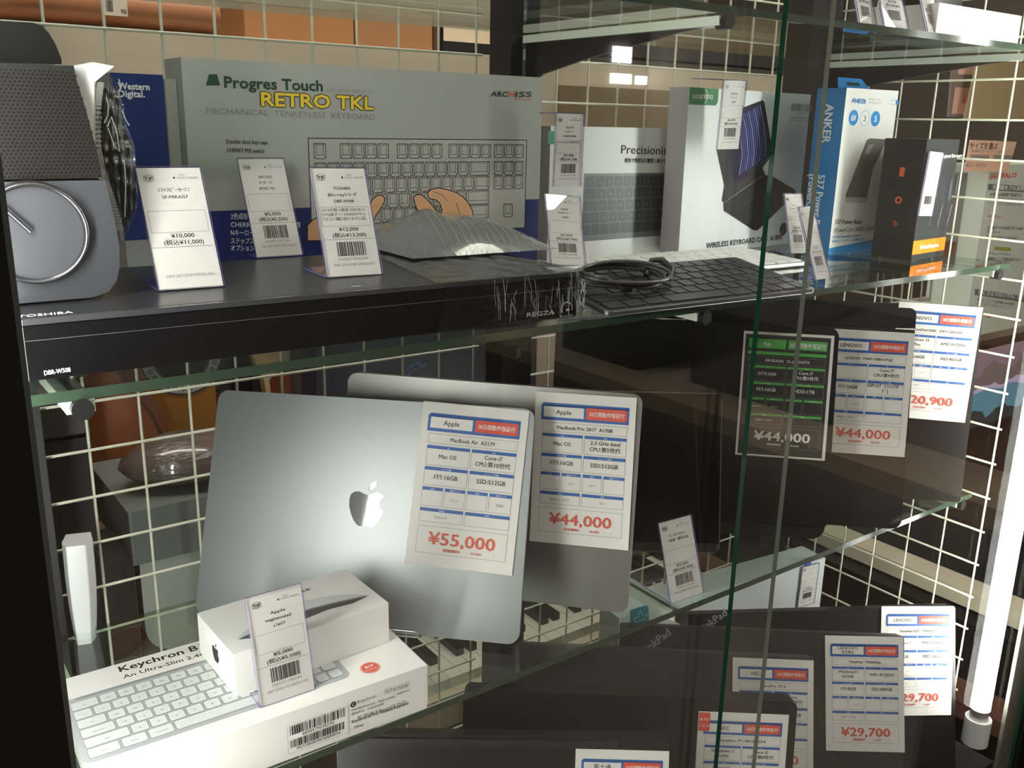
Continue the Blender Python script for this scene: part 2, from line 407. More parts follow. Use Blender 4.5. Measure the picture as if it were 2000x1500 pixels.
ZR = -.1189
tag(frame(.1827, .6748, ZR, -.06, .4977), .0453, .0938, 'white tag priced 10,000 yen in a clear stand, nearest the speaker', '10r', '1033011960000', [('ﾐﾗｲｽﾋﾟｰｶｰﾐﾆ', .5), ('SF-MIRAIS7', .4)], [], '¥10,000', '(税込¥11,000)', '', '284-25120212922r251', bar=False, foot=.055)
tag(frame(.303, .800, ZR, -.05, .45), .0420, .0925, 'greyer tag priced 5,000 yen leaning against the big grey keyboard box', '02r', '1033011251184', [('ARCHISS', .3), ('ｷｰﾎﾞｰﾄﾞ', .3), ('RETRO TKL', .35)], [], '¥5,000', '(税込¥5,500)', '1033011251184', '241-25122512922r250', 2, foot=.02)
tag(frame(.3106, .6711, ZR, -.05, .3797, -.0136), .0460, .0880, 'white tag priced 12,000 yen in a clear stand beside the film-wrapped bundle', '10r', '1033011930478', [('TOSHIBA', .32), ('Blu-rayﾚｺｰﾀﾞ', .55), ('DBR-W508', .36)], ['2018年製 2番組 500GB H', 'DMI端子×1 N048407916', 'ﾘﾓｺﾝ電池ﾌﾀ欠品'], '¥12,000', '(税込¥13,200)', '1033011930478', '242-25100812922r251', 3, foot=.05)
tag(frame(.6517, .82, -.0658, -.1, 0, -.004), .0355, .0775, 'narrow tag priced 5,000 yen hanging over the white keyboard picture box', '10r', '1033011251', [('ELECOM', .28), ('ｷｰﾎﾞｰﾄﾞ', .3), ('TK-PM11MPBK', .5)], ['Precisionist 本体良品'], '¥5,000', '(税込¥5,500)', '1033011251904', '241-25122512922r251', 4, stand='hook', foot=.078)
tag(frame(.6391, .8036, -.149, 0, .3187, -.097), .0479, .0783, 'tag priced 7,000 yen standing behind the wrapped recorder end', '04r', '1033011613908', [('Apple', .22), ('ﾜｲﾔﾚｽｷｰﾎﾞｰﾄﾞ', .42), ('A1843', .2)], [], '¥7,000', '(税込¥7,700)', '1033011613905', '241-25122512922r250', 5, foot=.02)
tag(frame(.9241, .845 - .012, -.0262, -.1, -.06, .02), .0365, .083, 'narrow tag priced 6,000 yen hooked over the tablet keyboard box', '10r', '1033011860', [('GOOJODOQ', .32), ('ｷｰﾎﾞｰﾄﾞ', .3), ('A1890', .2)], [], '¥6,000', '(税込¥6,600)', '10330118602', '241-25120212922r251', 6, stand='hook', foot=.06)
tag(frame(.8657, .66, -.1335, 0, .30, -.05), .0295, .067, 'narrow tag behind the glass door edge, left of the leaning one', '10r', '1033011858', [('Anker', .3), ('ﾓﾊﾞｲﾙﾊﾞｯﾃﾘｰ', .5), ('A1379', .25)], ['PowerCore 24000', '65W Power Bank'], '¥9,000', '(税込¥9,900)', '10330118585', '241-25120212922r251', 7, foot=.02)
tag(frame(.8534, .615, -.1558, 0, .4045), .0244, .081, 'narrow tag leaning at the right end of the black keyboard', '10r', '1033011873', [('Apple', .3), ('A1243', .3)], [], '¥5,000', '(税込¥5,500)', '10330118732', '241-25120212922r250', 8, foot=.02, washed=True)
tag(frame(1.1435, .6795, -.1045, .1, -.02, -.055), .040, .0815, 'bright white tag stuck on the black microphone box', '10r', '1033011940', [('Anker', .3)], [], '¥5,000', '(税込¥5,500)', '10330119402', '241-25120212922r251', 9, stand='none', washed=True)
tag(frame(.6652, .6152, ZM, -.05, .3394, -.0093), .0462, .0851, 'tag priced 3,000 yen standing before the black portable monitor', '10r', '1033011178139', [('ﾎﾟｰﾀﾌﾞﾙﾓﾆﾀｰ', .5), ('※液晶一部浮き有', .62)], [], '¥3,000', '(税込¥3,300)', '1033011178139', '248-25080712922r254', 10, foot=.045)
tag(frame(.2196, .6230, -.4430, 0, .2516, -.0106), .0449, .0866, 'tag priced 5,000 yen standing before the white mouse box', '02r', '1033011188284', [('Apple', .28), ('magicmouse2', .48), ('a1657', .22)], [], '¥5,000', '(税込¥5,500)', '1033011188284', '281-25021314822r258', 11, foot=.02)

# ------------------------------------------------------------ laptops with price sheets
def price_sheet(M, W, H, label, brand, model, os_, cpu, mem, sto, r4, r5, price, sub, dark=False, cut=None, off=0.):
    a = MB(); X = lambda f: f * W; Z = lambda f: (1 - f) * H; y = -.0007 + off
    bg = PAPER if not dark else P('sheet_black', (.03, .03, .03), .5); hd = BLUE if not dark else P('sheet_green', (.10, .42, .09), .5)
    ink = P('sheet_ink', (.06, .06, .06), .6) if not dark else WINK
    a.box(0, W, -.0004 + off, off, 0, H, PAPER)
    if dark: a.rect(X(.025), Z(.985), X(.965), Z(.022), y, bg); y -= .0002
    y2 = y - .00015
    if dark:
        a.rect(X(.06), Z(.13), X(.475), Z(.055), y, hd); a.rect(X(.50), Z(.13), X(.93), Z(.055), y, hd)
        a.text(brand, X(.27), Z(.108), X(.075), .03 * H, y2, WINK, .012, 'c'); a.text('30日間動作保証付', X(.515), Z(.112), X(.40), .033 * H, y2, WINK, .012)
    else:
        a.rect(X(.065), Z(.180), X(.935), Z(.078), y, hd); a.rect(X(.08), Z(.09), X(.935), Z(.068), y, hd)
        a.rect(X(.09), Z(.160), X(.490), Z(.092), y2, PAPER)
        a.poly(rr(X(.515), Z(.163), X(.915), Z(.088), .012 * W), y2, RED)
        if isinstance(brand, tuple):
            for i, b in enumerate(brand): a.text(b, X(.29), Z(.118 + .035 * i), X((.25, .15)[i]), .026 * H, y2 - .0001, ink, .02, 'c')
        else: a.text(brand, X(.29), Z(.140), None if len(brand) > 3 else None, .030 * H, y2 - .0001, ink, .02, 'c')
        a.text('30日間動作保証付', X(.545), Z(.138), X(.345), .024 * H, y2 - .0001, WINK, .012)
    t = .0011 * H / .15 * .30
    def cell(x0, z0, x1, z1, head=None, hh=.02):
        a.outline(X(x0), Z(z1), X(x1), Z(z0), .00032, y, GREYINK if not dark else P('sheet_grey', (.25, .25, .24), .6))
        if head is not None:
            a.rect(X(x0), Z(z0 + hh), X(x1), Z(z0), y2, hd)
            a.text(head, X((x0 + x1) / 2), Z(z0 + hh * .8), None, .009 * H, y2 - .0001, WINK, 0, 'c')
    def put(lines, x0, x1, z, h, w=None, m=None, bold=.018):
        for i, s in enumerate(lines): a.text(s, X((x0 + x1) / 2), Z(z + i * .042), w[i] * W if w else None, h * H, y2, m or ink, bold, 'c')
    cell(.085, .195, .925, .255); put([model], .085, .925, .237, .023)
    if dark: a.rect(X(.06), Z(.180), X(.93), Z(.155), y2, hd)
    for (x0, x1, hd_, tx_) in ((.085, .492, 'OS', os_), (.508, .925, 'CPU', cpu)):
        cell(x0, .268, x1, .390, hd_); put(tx_, x0, x1, .345 if len(tx_) == 1 else .324, .025)
    for (x0, x1, hd_, tx_) in ((.085, .492, 'メモリ容量', mem), (.508, .925, 'ストレージ容量', sto)):
        cell(x0, .400, x1, .512, hd_); put(tx_, x0, x1, .472 if len(tx_) == 1 else .45, .027)
    for i, (x0, x1) in enumerate(((.085, .280), (.298, .490), (.508, .698), (.716, .925))):
        cell(x0, .524, x1, .640, ('GPU', '画面サイズ', '備考', '状態ランク')[i])
        if r4[i]: put([r4[i]], x0, x1, .60, .013, None, GREYINK if not dark else WINK, 0)
    for i, (x0, x1) in enumerate(((.085, .492), (.508, .925))):
        cell(x0, .652, x1, .736, ('付属品', '備考')[i])
        if r5[i]: put([r5[i]], x0, x1, .712, .014, None, GREYINK if not dark else WINK, 0)
    cell(.085, .760, .925, .925)
    pm = REDP if not dark else WINK
    a.text(price, X(.505), Z(.868), X(.62), .072 * H, y2, pm, .028, 'c'); a.text('(税抜価格¥', X(.34), Z(.905), X(.16), .015 * H, y2, pm, .02)
    a.text(sub, X(.60), Z(.905), X(.10), .014 * H, y2, pm, .02); a.text(')', X(.81), Z(.905), None, .014 * H, y2, pm)
    if cut: a.rect(X(.005), Z(.155), X(.13), Z(.005), y2 - .0002, RED); a.text('値下げ', X(.015), Z(.07), X(.10), .018 * H, y2 - .0004, WINK, .02); a.text('しました', X(.015), Z(.12), X(.105), .016 * H, y2 - .0004, WINK, .02)
    return a.build('price_sheet', M=M, label=label, cat='price sheet', group='printed laptop price sheets')

def taped(LM, px, W, H, *args, yo=-.0012, **kw):
    """puts a sheet on a lid; px = its top right corner and another point on its top edge in the photograph"""
    pl = Plane(LM, yo); a = Vector(pl(*px[0])); b = Vector(pl(*px[1]))
    d = (a - b).normalized(); n = Vector((-d.y, d.x)); o = a - d * W - n * H
    M = LM @ T((o.x, yo, o.y)) @ Matrix.Rotation(-math.atan2(d.y, d.x), 4, 'Y')
    return price_sheet(M, W, H, *args, **kw)

def apple(a, x, z, s, y, m):
    """bitten fruit mark, s = width"""
    R = [(0, .60), (.10, .68), (.24, .70), (.38, .64), (.50, .62), (.62, .64), (.76, .70), (.90, .66), (.965, .60)]
    bite = [(.88, .51), (.845, .40), (.87, .29), (.94, .20), (1.0, .165)]
    low = [(.95, .03), (.87, -.12), (.77, -.25), (.67, -.30), (.58, -.285), (.50, -.26), (.42, -.285), (.33, -.30), (.24, -.25), (.13, -.12), (.04, .06), (-.02, .25), (-.035, .45)]
    pts = [(x + (p - .48) * s, z + (q - .2) * s) for p, q in R + bite + low]
    a.poly(list(reversed(pts)), y, m)
    leaf = [(.50, .74), (.52, .86), (.60, .96), (.72, 1.02), (.71, .90), (.63, .79)]
    a.poly(list(reversed([(x + (p - .48) * s, z + (q - .2) * s) for p, q in leaf])), y, m)

def slab_laptop(M, W, H, th, m, label, r=.011, name='laptop', bev=.0018, mark=None):
    t = thing(name, label, 'laptop', M)
    lid = MB().prism(rr(0, 0, W, H, r, 8), 0, th * .42, m).build('lid', t, bev=bev, seg=3)
    MB().prism(rr(.0006, .0006, W - .0006, H - .0006, r, 8), th * .46, th, m).build('base', t, bev=bev, seg=3)
    return t, lid
GREYALU = P('space_grey_aluminium', (.33, .345, .35), .44, .92)
GREYALU2 = P('warm_grey_aluminium', (.27, .265, .25), .42, .9)
MIRROR = P('polished_mark', (.75, .75, .75), .03, 1.)
M1 = frame(.2415, .8608, -.4804, -.7715, .3882)
t, lid = slab_laptop(M1, .3283, .2271, .014, GREYALU, 'grey aluminium laptop with polished fruit mark, front of the two, priced 55,000')
a = MB(); apple(a, .1665, .1171, .0342, -.0003, MIRROR); a.build('lid_mark', lid, label='polished fruit mark')
taped(M1, ((1034, 803), (827, 783)), .1067, .1603, 'white price sheet reading 55,000 yen on the front grey laptop', 'Apple', 'MacBook Air  A2179', ['Mac OS'], ['Core i7', 'CPU:第10世代'], ['ﾒﾓﾘ:16GB'], ['SSD:512GB'], ['', '13.3ｲﾝﾁ', '', '程度B'], ['本体のみ', ''], '¥55,000', '50,000')
M2 = frame(.3952, .8444, -.478, -.8388, .154)
slab_laptop(M2, .309, .225, .015, GREYALU2, 'grey aluminium laptop standing behind the front one, priced 44,000')
taped(M2, ((1244, 777), (1047, 764)), .1016, .1555, 'white price sheet reading 44,000 yen on the grey laptop behind', 'Apple', 'MacBook Pro 2017  A1708', ['Mac OS'], ['2.3 GHz Intel', 'CPU:第5世代'], ['ﾒﾓﾘ:16GB'], ['SSD:512GB'], ['', '13ｲﾝﾁ', '2017', ''], ['電源ｹｰﾌﾞﾙ付き', '2017'], '¥44,000', '40,000')

def wire_stand(M, x0, x1, label):
    t = thing('laptop_stand', label, 'stand', M)
    a = MB(); b = x1
    a.tube([(x0, -.014, .006), (b - .006, -.014, .006), (b, -.014, .003), (b, -.013, .0012), (b, -.004, .0012)], .0012, P('stand_wire', (.5, .5, .48), .15, .9), 8)
    a.tube([(x0, -.014, .0005), (b - .003, -.014, .0005)], .0012, P('stand_wire', (.5, .5, .48), .15, .9), 8)
    a.build('wire_lip', t)
wire_stand(M1, .165, .234, 'low wire easel under the front grey laptop')

HP = frame(.6534, .8625, -.480, -.74, .2118)
t = thing('laptop', 'black laptop with green and black price sheet', 'laptop', HP)
MB().prism(rr(.03, .016, .37, .2581, (.004, .004, .012, .012)), 0, .008, BLACKPL).build('lid', t, bev=.0015)
MB().prism(rr(.03, .0, .368, .0150, (.006, .016, .0, .0)), .001, .016, DARKPL).build('hinge', t, label='rounded hinge end', bev=.001)
MB().prism(rr(.032, .010, .368, .2561, (.004, .004, .012, .012)), .0088, .02, DARKPL).build('base', t, bev=.0015)
taped(HP, ((1630, 656), (1454, 646)), .1065, .151, 'black and green price sheet reading 44,000 yen on a black laptop', 'hp', 'PAVILION  15-dk0015TX', ['GTX1650'], ['Core i7', 'CPU:第9世代'], ['ﾒﾓﾘ:16GB'], ['HDD:1TB'], ['Windows10', '15.6ｲﾝﾁ', '', ''], ['電源ｹｰﾌﾞﾙ付き', ''], '¥44,000', '40,000', dark=True)
LG = frame(.7531, .8360, -.480, -.74, .2137)
t = thing('laptop', 'dark laptop with hinge strip on top, behind the green-sheet laptop', 'laptop', LG)
MB().prism(rr(-.02, .0, .38, .2500, (.004, .012, .003, .003)), 0, .008, DARKPL).build('lid', t, bev=.0012)
MB().prism(rr(-.02, .2515, .3805, .2766, (.0, .0, .008, .008)), .001, .024, BLACKPL).build('hinge', t, label='raised hinge strip along the top', bev=.001)
MB().prism(rr(-.018, .003, .378, .2500, (.004, .012, .0, .0)), .0088, .022, DARKPL).build('base', t, bev=.0012)
taped(LG, ((1787, 651), (1700, 646)), .106, .1545, 'white price sheet reading 44,000 yen, right of the green one', 'LENOVO', 'LEGION  Y540-15IRH-PG0', [''], ['Core i7', 'CPU:第9世代'], ['ﾒﾓﾘ:16GB'], ['GPU(ｸﾞﾗﾌｨｯｸﾎﾞｰ', 'ﾄﾞ)'], ['', '15.6ｲﾝﾁ', '', ''], ['電源ｹｰﾌﾞﾙ付き', ''], '¥44,000', '40,000')
TP = frame(.9248, .8322, -.483, -.74, .0946)
slab_laptop(TP, .36, .2654, .02, BLACKPL, 'black laptop at the right end of the lower shelf, priced 20,900', .004)
taped(TP, ((1920, 601), (1840, 595)), .106, .1543, 'white price sheet reading 20,900 yen at the right', 'LENOVO', 'ThinkPad E585  20KV-S0AG00', ['Windows 10', 'Pro'], ['AMD RYZEN3'], ['ﾒﾓﾘ:16GB'], ['SSD:465GB'], ['', '15.6ｲﾝﾁ', '', ''], ['電源ｹｰﾌﾞﾙ付き', ''], '¥20,900', '19,000')
# portable monitor leaning in front of the black laptop
PMN = frame(.5235, .857, -.480, -.64, .30)
pl = Plane(PMN); tr = pl(1411, 768); br = pl(1397, 1127)
t = thing('portable_monitor', 'thin glossy black portable monitor leaning beside the grey laptops', 'monitor', PMN)
MB().prism(rr(-.02, max(br[1], 0), tr[0], tr[1], .009), 0, .006, P('screen_rim', (.12, .11, .10), .3)).build('frame', t, bev=.001)
MB().box(-.018, tr[0] - .0015, -.0009, -.0001, max(br[1], 0) + .012, tr[1] - .0015, P('screen_glass', (.004, .004, .005), .04)).build('screen', t, label='glossy black screen')
MB().box(-.018, tr[0] - .003, -.0009, -.0001, max(br[1], 0) + .002, max(br[1], 0) + .0115, P('screen_bar', (.03, .027, .022), .3)).build('chin', t, label='dark strip below the screen')

LOW = {'A': (.8277 * 1.03, .7129 * 1.03, -.8294 * 1.03, -.5322, .2629, .377 * 1.03, .2094 * 1.03), 'B': (.7556, .7761, -.7976, -.6724, .3330, .377, .1584),
       'C': (.5736 * 1.075, .7682 * 1.075, -.7119 * 1.075, -.6827, .4931, .36 * 1.075, .1132 * 1.075), 'D': (.4743 * 1.07, .7261 * 1.07, -.6487 * 1.07, -.6593, .3066, .36 * 1.07, .0592 * 1.07),
       'E': (.3580, .7941, -.6654, -.6187, .5623, .36, .0310)}
LF = {}
for k, (X, Y, Z, yaw, lean, W, H) in LOW.items():
    M = frame(X, Y, Z, yaw, lean); top = M @ Vector((0, 0, H)); lean = {'C': .35, 'D': .12, 'E': .30}.get(k, lean); M = frame(X, Y, Z, yaw, lean); ext = (top.z - (ZB + .0085)) / math.cos(lean)
    d = M.to_3x3() @ Vector((0, 0, 1)); o = top - d * ext
    LF[k] = (frame(o.x, o.y, o.z, yaw, lean), W, ext)
LBL = {'A': 'black laptop at the back of the bottom row, sheet 29,700 at far right', 'B': 'black laptop second from the back in the bottom row', 'C': 'dark grey laptop in the middle of the bottom row',
       'D': 'black laptop with a marked-down sheet near the bottom edge', 'E': 'black laptop with a hinge strip at the bottom edge of the photo'}
LMAT = {'A': BLACKPL, 'B': P('black_rubber_lid', (.028, .026, .026), .5), 'C': P('charcoal_lid', (.045, .043, .045), .5), 'D': BLACKPL, 'E': BLACKPL}
for k in 'ABCDE':
    M, W, H = LF[k]
    t, lid = slab_laptop(M, W, H, .021, LMAT[k], LBL[k], .004 if k in 'ABC' else .008, bev=.0012)
    if k in 'AB':
        pl = Plane(M, -.0003); q = Vector(pl(*((1372, 1236) if k == 'A' else (1262, 1277)))); r2 = Vector(pl(*((1428, 1196) if k == 'A' else (1297, 1250)))); d = (r2 - q).normalized()
        MB().text('ThinkPad', q.x - .012 * d.x, q.y - .012 * d.y, .055, .0105, -.0003, P('silver_print', (.45, .45, .45), .3, .5), .02, 'l', 0, (d.x, d.y)).build('maker_mark', lid, label='silver slanted lettering')
    if k == 'E':
        MB().box(.004, W - .055, -.0035, -.0004, H - .012, H - .004, DARKPL).build('hinge', t, label='long hinge bar', bev=.001)
taped(LF['A'][0], ((1863, 1184), (1722, 1184)), .1069, .1545, 'white price sheet reading 29,700 yen, partly hidden, nearest the tube light', 'LENOVO', 'ThinkPad E585  TP00095A', ['Windows11'], ['AMD RYZEN3'], ['ﾒﾓﾘ:8GB'], ['SSD:500GB'], ['', '15.6ｲﾝﾁ', '', ''], ['電源ｹｰﾌﾞﾙ付き', ''], '¥29,700', '27,000')
taped(LF['B'][0], ((1764, 1244), (1612, 1241)), .1030, .1505, 'white price sheet reading 29,700 yen, wholly seen in the bottom row', ('LENOVO', 'E585'), 'ThinkPad  TP00095A', ['Windows11', 'HOME'], ['AMD RYZEN3'], ['ﾒﾓﾘ:8GB'], ['SSD:480GB'], ['', '15.6ｲﾝﾁ', '', ''], ['電源ｹｰﾌﾞﾙ付き', ''], '¥29,700', '27,000')
taped(LF['C'][0], ((1589, 1290), (1436, 1284)), .1035, .152, 'white price sheet for a Celeron laptop, crossed by the door edges', 'NEC', 'VersaPro  VF-6', ['Windows11', 'Pro'], ['Celeron', 'CPU:第8世代'], ['ﾒﾓﾘ:8GB'], ['SSD:256GB'], ['', '15.6ｲﾝﾁ', '', ''], ['電源ｹｰﾌﾞﾙ付き', ''], '¥22,000', '20,000')
taped(LF['D'][0], ((1541, 1396), (1365, 1389)), .1035, .152, 'white price sheet with a red corner mark at the bottom edge', 'NEC', 'VersaPro  PC-VK16XZG4', ['Windows11', 'HOME'], ['Core i5', 'CPU:第8世代'], ['ﾒﾓﾘ:8GB'], ['SSD:256GB'], ['', '', '', ''], ['', ''], '¥24,200', '22,000', cut=True)
taped(LF['E'][0], ((1307, 1467), (1124, 1462)), .1016, .150, 'white price sheet cut off by the bottom of the photo', '富士通', 'LIFEBOOK', ['Windows11'], ['Core i5'], ['ﾒﾓﾘ:8GB'], ['SSD:256GB'], ['', '', '', ''], ['', ''], '¥19,800', '18,000')

# ------------------------------------------------------------ keyboard box and mouse box on the lower shelf
KX, KY, KYAW, KW, KD, KH = .0954, .6090, -.0265, .264, .1405, .0423
KM = frame(KX, KY, ZM, KYAW)
t = thing('keyboard_box', 'long white keyboard box with a picture of silver keys, lower left', 'box', KM)
MB().box(0, KW - .002, 0, KD, .0003, KH, P('gloss_white_box', (.82, .81, .78), .28)).build('carton', t, bev=.0006)
fl = MB(); fl.box(KW - .0019, KW + .0012, .0035, KD - .001, .001, KH - .0035, P('gloss_white_box', (.82, .81, .78), .28)); fl.build('end_flap', t, bev=.0006)
TOPM = frame(KX, KY, ZM + KH, KYAW, math.pi / 2); pl = Plane(TOPM, -.0002); a = MB()
KG = P('key_picture_body', (.42, .44, .46), .35); KC = P('key_picture_cap', (.66, .69, .68), .35); KE = P('key_picture_gap', (.20, .21, .22), .4)
bx0 = pl(121, 1376)[0]; bz0 = pl(157, 1498)[1]; bx1 = pl(692, 1325)[0]; bz1 = pl(150, 1363)[1]
bz0 = max(bz0, .012); bz1 = min(bz1, KD - .03)
a.poly(rr(bx0, bz0, bx1, bz1, .007), -.0003, KG); a.rect(bx0 + .010, bz1 - .0035, bx1 - .01, bz1 - .0005, -.00045, P('key_picture_bar', (.30, .31, .33), .4))
rows = [[1.55] + [1] * 12 + [1], [1.05] + [1] * 12 + [1.5], [1.6] + [1] * 12 + [.95], [1.85] + [1] * 11 + [1.7], [2.4] + [1] * 10 + [1.15, 1], [1.7, 1.4, 1.4, 5.0, 1.2, 1.2, .9, .85, .9]]
names = [['esc'] + ['F%d' % i for i in range(1, 13)] + [''], ['~'] + list('1234567890-=') + [''], ['tab'] + list('QWERTYUIOP[]') + [''], ['caps lock'] + list('ASDFGHJKL;:') + ['enter'], ['shift'] + list('ZXCVBNM,./') + ['^', ''], ['control', 'option', 'command', '', 'cmd', 'opt', '<', 'v', '>']]
uz = (bz1 - .006 - bz0 - .004) / 6
for r, (ws, ns) in enumerate(zip(rows, names)):
    tot = sum(ws); ux = (bx1 - bx0 - .008) / tot; x = bx0 + .004; zt = bz1 - .006 - r * uz
    for w, nme in zip(ws, ns):
        g = .0007; a.poly(rr(x + g, zt - uz + g, x + w * ux - g, zt - g, .0018, 3), -.00055, KE); a.poly(rr(x + g * 1.5, zt - uz + g * 1.5, x + w * ux - g * 1.5, zt - g * 1.5, .0016, 3), -.0007, KC)
        if nme: a.text(nme, x + w * ux / 2, zt - uz * .62, None, .0016 if len(nme) > 2 else .0022, -.00085, GREYINK, 0, 'c')
        x += w * ux
a.tx(pl, 'Keychron B1 Pro', (235, 1313), (455, 1250), 11, -.0004, INK, .025); a.tx(pl, 'An Ultra-Slim 2.4G Wireless Keyboard', (242, 1326), (560, 1233), 7, -.0004, INK, .008)
c = pl(723, 1304); a.disc(c[0], c[1], .0082, -.0004, RED, 32); a.ring(c[0], c[1], .0072, .0075, -.0005, WINK, 32); a.text('B1P', c[0], c[1], .0075, .0035, -.00055, WINK, .03, 'c'); a.text('K14Z-JIS', c[0], c[1] - .0035, .010, .0017, -.00055, WINK, 0, 'c')
a.build('top_print', t, KM.inverted() @ TOPM, label='printed keyboard picture and lettering')
pl = Plane(KM, -.0003); a = MB()
s0 = pl(558, 1418); s1 = pl(682, 1431); s2 = pl(682, 1375)
a.rect(s0[0], s1[1] - .001, s1[0], s2[1], -.0002, P('sticker', (.84, .83, .80), .35)); a.outline(s0[0] + .001, s1[1] + .0005, s1[0] - .0008, s2[1] - .001, .0002, -.0003, LINE)
h = s2[1] - s1[1]
a.barcode(s0[0] + .003, s1[1] + h * .63, s1[0] - .003, s1[1] + h * .93, -.0004, INK, 21, 44); a.barcode(s0[0] + .003, s1[1] + h * .20, s1[0] - .004, s1[1] + h * .46, -.0004, INK, 22, 50)
a.text('4894979038296', (s0[0] + s1[0]) / 2, s1[1] + h * .50, (s1[0] - s0[0]) * .52, .0030, -.0004, INK, 0, 'c'); a.text('SN: F-2803B1PK14ZJIS00318', (s0[0] + s1[0]) / 2, s1[1] + h * .09, (s1[0] - s0[0]) * .7, .0022, -.0004, INK, .02, 'c')
a.tx(pl, 'Keychron', (699, 1374), (734, 1362), 6, -.0003, INK); c = pl(690, 1376); a.disc(c[0], c[1], .0026, -.0003, INK); a.text('C', c[0], c[1] - .0012, None, .0024, -.0004, WINK, .02, 'c')
a.tx(pl, 'B1P-K14Z-JIS', (754, 1354), (797, 1340), 6, -.0003, INK); p0 = pl(751, 1357); p1 = pl(799, 1331); a.outline(p0[0], p0[1], p1[0], p0[1] + .0048, .0002, -.0003, INK)
a.tx(pl, 'www.keychron.com    Made in China', (686, 1389), (771, 1362), 4, -.0003, INK, .01); a.tx(pl, 'keychron', (776, 1357), (799, 1349), 4, -.0003, INK, .01)
a.tx(pl, '@keychron    X keychronMK', (686, 1397), (750, 1376), 4, -.0003, INK, .01); a.tx(pl, 'FC  CE  UK  X  R', (699, 1405), (745, 1390), 6, -.0003, INK, .015)
for px, py in ((752, 1388), (760, 1384), (768, 1380), (779, 1376), (788, 1372)):
    c = pl(px, py); a.outline(c[0] - .0015, c[1] - .0015, c[0] + .0015, c[1] + .0015, .0004, -.0003, INK)
a.tx(pl, 'Keychron B1 Pro Wireless Keyboard', (687, 1413), (797, 1376), 6, -.0003, INK, .015); a.tx(pl, '- Silver', (686, 1425), (711, 1417), 5, -.0003, INK, .015)
a.build('front_print', t, label='barcode sticker and small print')

BX, BY, BZ, BYAW, BW, BD, BH = .2085, .6470, ZM + KH + .0005, .035, .1405, .0795, .0378
BM = frame(BX, BY, BZ, BYAW)
t = thing('mouse_box', 'small white mouse box standing on the long white keyboard box', 'box', BM)
SAT = P('satin_white_box', (.83, .82, .80), .38)
MB().box(0, BW, 0, BD, 0, BH, SAT).build('carton', t, bev=.0006)
TM = frame(BX, BY, BZ + BH, BYAW, math.pi / 2); pl = Plane(TM, -.0002); a = MB()
body = [(462, 1248), (480, 1232), (520, 1205), (560, 1186), (600, 1172), (650, 1163), (690, 1161), (719, 1163), (690, 1177), (640, 1190), (598, 1207), (540, 1230), (490, 1245)]
a.quad(pl, list(reversed(body)), -.0003, P('mouse_print_light', (.62, .62, .62), .3))
a.quad(pl, list(reversed([(466, 1249), (500, 1232), (560, 1208), (600, 1192), (650, 1179), (719, 1164), (690, 1178), (640, 1191), (598, 1208), (540, 1231), (490, 1247)])), -.0004, P('mouse_print_dark', (.10, .10, .10), .3))
a.stroke([pl(500, 1231), pl(560, 1207), pl(600, 1191), pl(650, 1178), pl(716, 1164)], .0006, -.0005, INK)
a.tx(pl, 'Magic Mouse', (490, 1190), (608, 1152), 8, -.0003, INK, .005)
a.build('top_print', t, BM.inverted() @ TM, label='picture of a slim white mouse')
bl = BM @ Vector((0, BD, 0)); SM_ = frame(bl.x, bl.y, bl.z, BYAW - math.pi / 2); a = MB()
apple(a, BD * .50, BH * .48, .0135, -.0003, INK); a.build('side_mark', t, BM.inverted() @ SM_, label='black fruit mark on the end')

# white curved block hanging on the wire back at the left
M = T((.1465, .905, -.4985)) @ Matrix.Rotation(-.25, 4, 'Z') @ Matrix.Rotation(.02, 4, 'Y')
t = thing('white_router', 'narrow white curved block hanging on the wire back at the left edge', 'device', M)
def lens(z): return .006 * (1 - ((z - .05) / .07) ** 2)
a = MB(); n = 18
sec = [(-.0125, .0), (-.0085, -.012), (.0085, -.012), (.0145, .0), (.012, .018), (-.010, .018)]
vs = []
for i in range(n + 1):
    z = .105 * i / n; k = .62 + .38 * math.sin(math.pi * min(1, (z + .012) / .085) / 2)
    vs += [(x * k, y * (.8 + .2 * k), z) for x, y in sec]
a.add(vs, [(i * 6 + j, i * 6 + (j + 1) % 6, (i + 1) * 6 + (j + 1) % 6, (i + 1) * 6 + j) for i in range(n) for j in range(6)], P('router_white', (.72, .72, .73), .45))
a.add(vs[:6], [(5, 4, 3, 2, 1, 0)], P('router_white', (.72, .72, .73), .45)); a.add(vs[-6:], [(0, 1, 2, 3, 4, 5)], P('router_white', (.72, .72, .73), .45))
a.build('shell', t, bev=.001)
MB().box(-.003, .003, .018, .046, .085, .089, WIRE).build('hook', t)

# ------------------------------------------------------------ recorder and what stands on it
RM = frame(.0853, .6210, -.159, -.0355)
RW, RD, RH = .4246, .185, .039
t = thing('disc_recorder', 'wide flat glossy black disc recorder on the upper glass shelf', 'recorder', RM)
MB().box(0, RW, .004, RD, 0, RH, P('recorder_top', (.022, .022, .026), .32)).build('case', t, bev=.0012)
MB().box(.0, RW, -.0015, .0035, .0005, RH - .0045, P('recorder_gloss', (.006, .006, .007), .05, coat=.5)).build('front_panel', t, bev=.0006, label='glossy black front panel')
MB().box(.0, RW, -.0008, .004, RH - .004, RH - .0002, P('recorder_lip', (.05, .05, .055), .2)).build('top_lip', t, bev=.0008)
for x in (.03, RW - .03):
    for y in (.02, RD - .02): MB().tube([(x, y, -.0042), (x, y, 0)], .008, BLACKPL, 14).build('foot', t)
pl = Plane(RM, -.0018); a = MB(); SP = P('pale_print', (.62, .62, .60), .4)
a.tx(pl, 'DBR-W508', (87, 733), (138, 726), 9, -.0018, WINK, .02); a.tx(pl, 'REGZA', (1029, 619), (1083, 613), 8, -.0018, SP, .03)
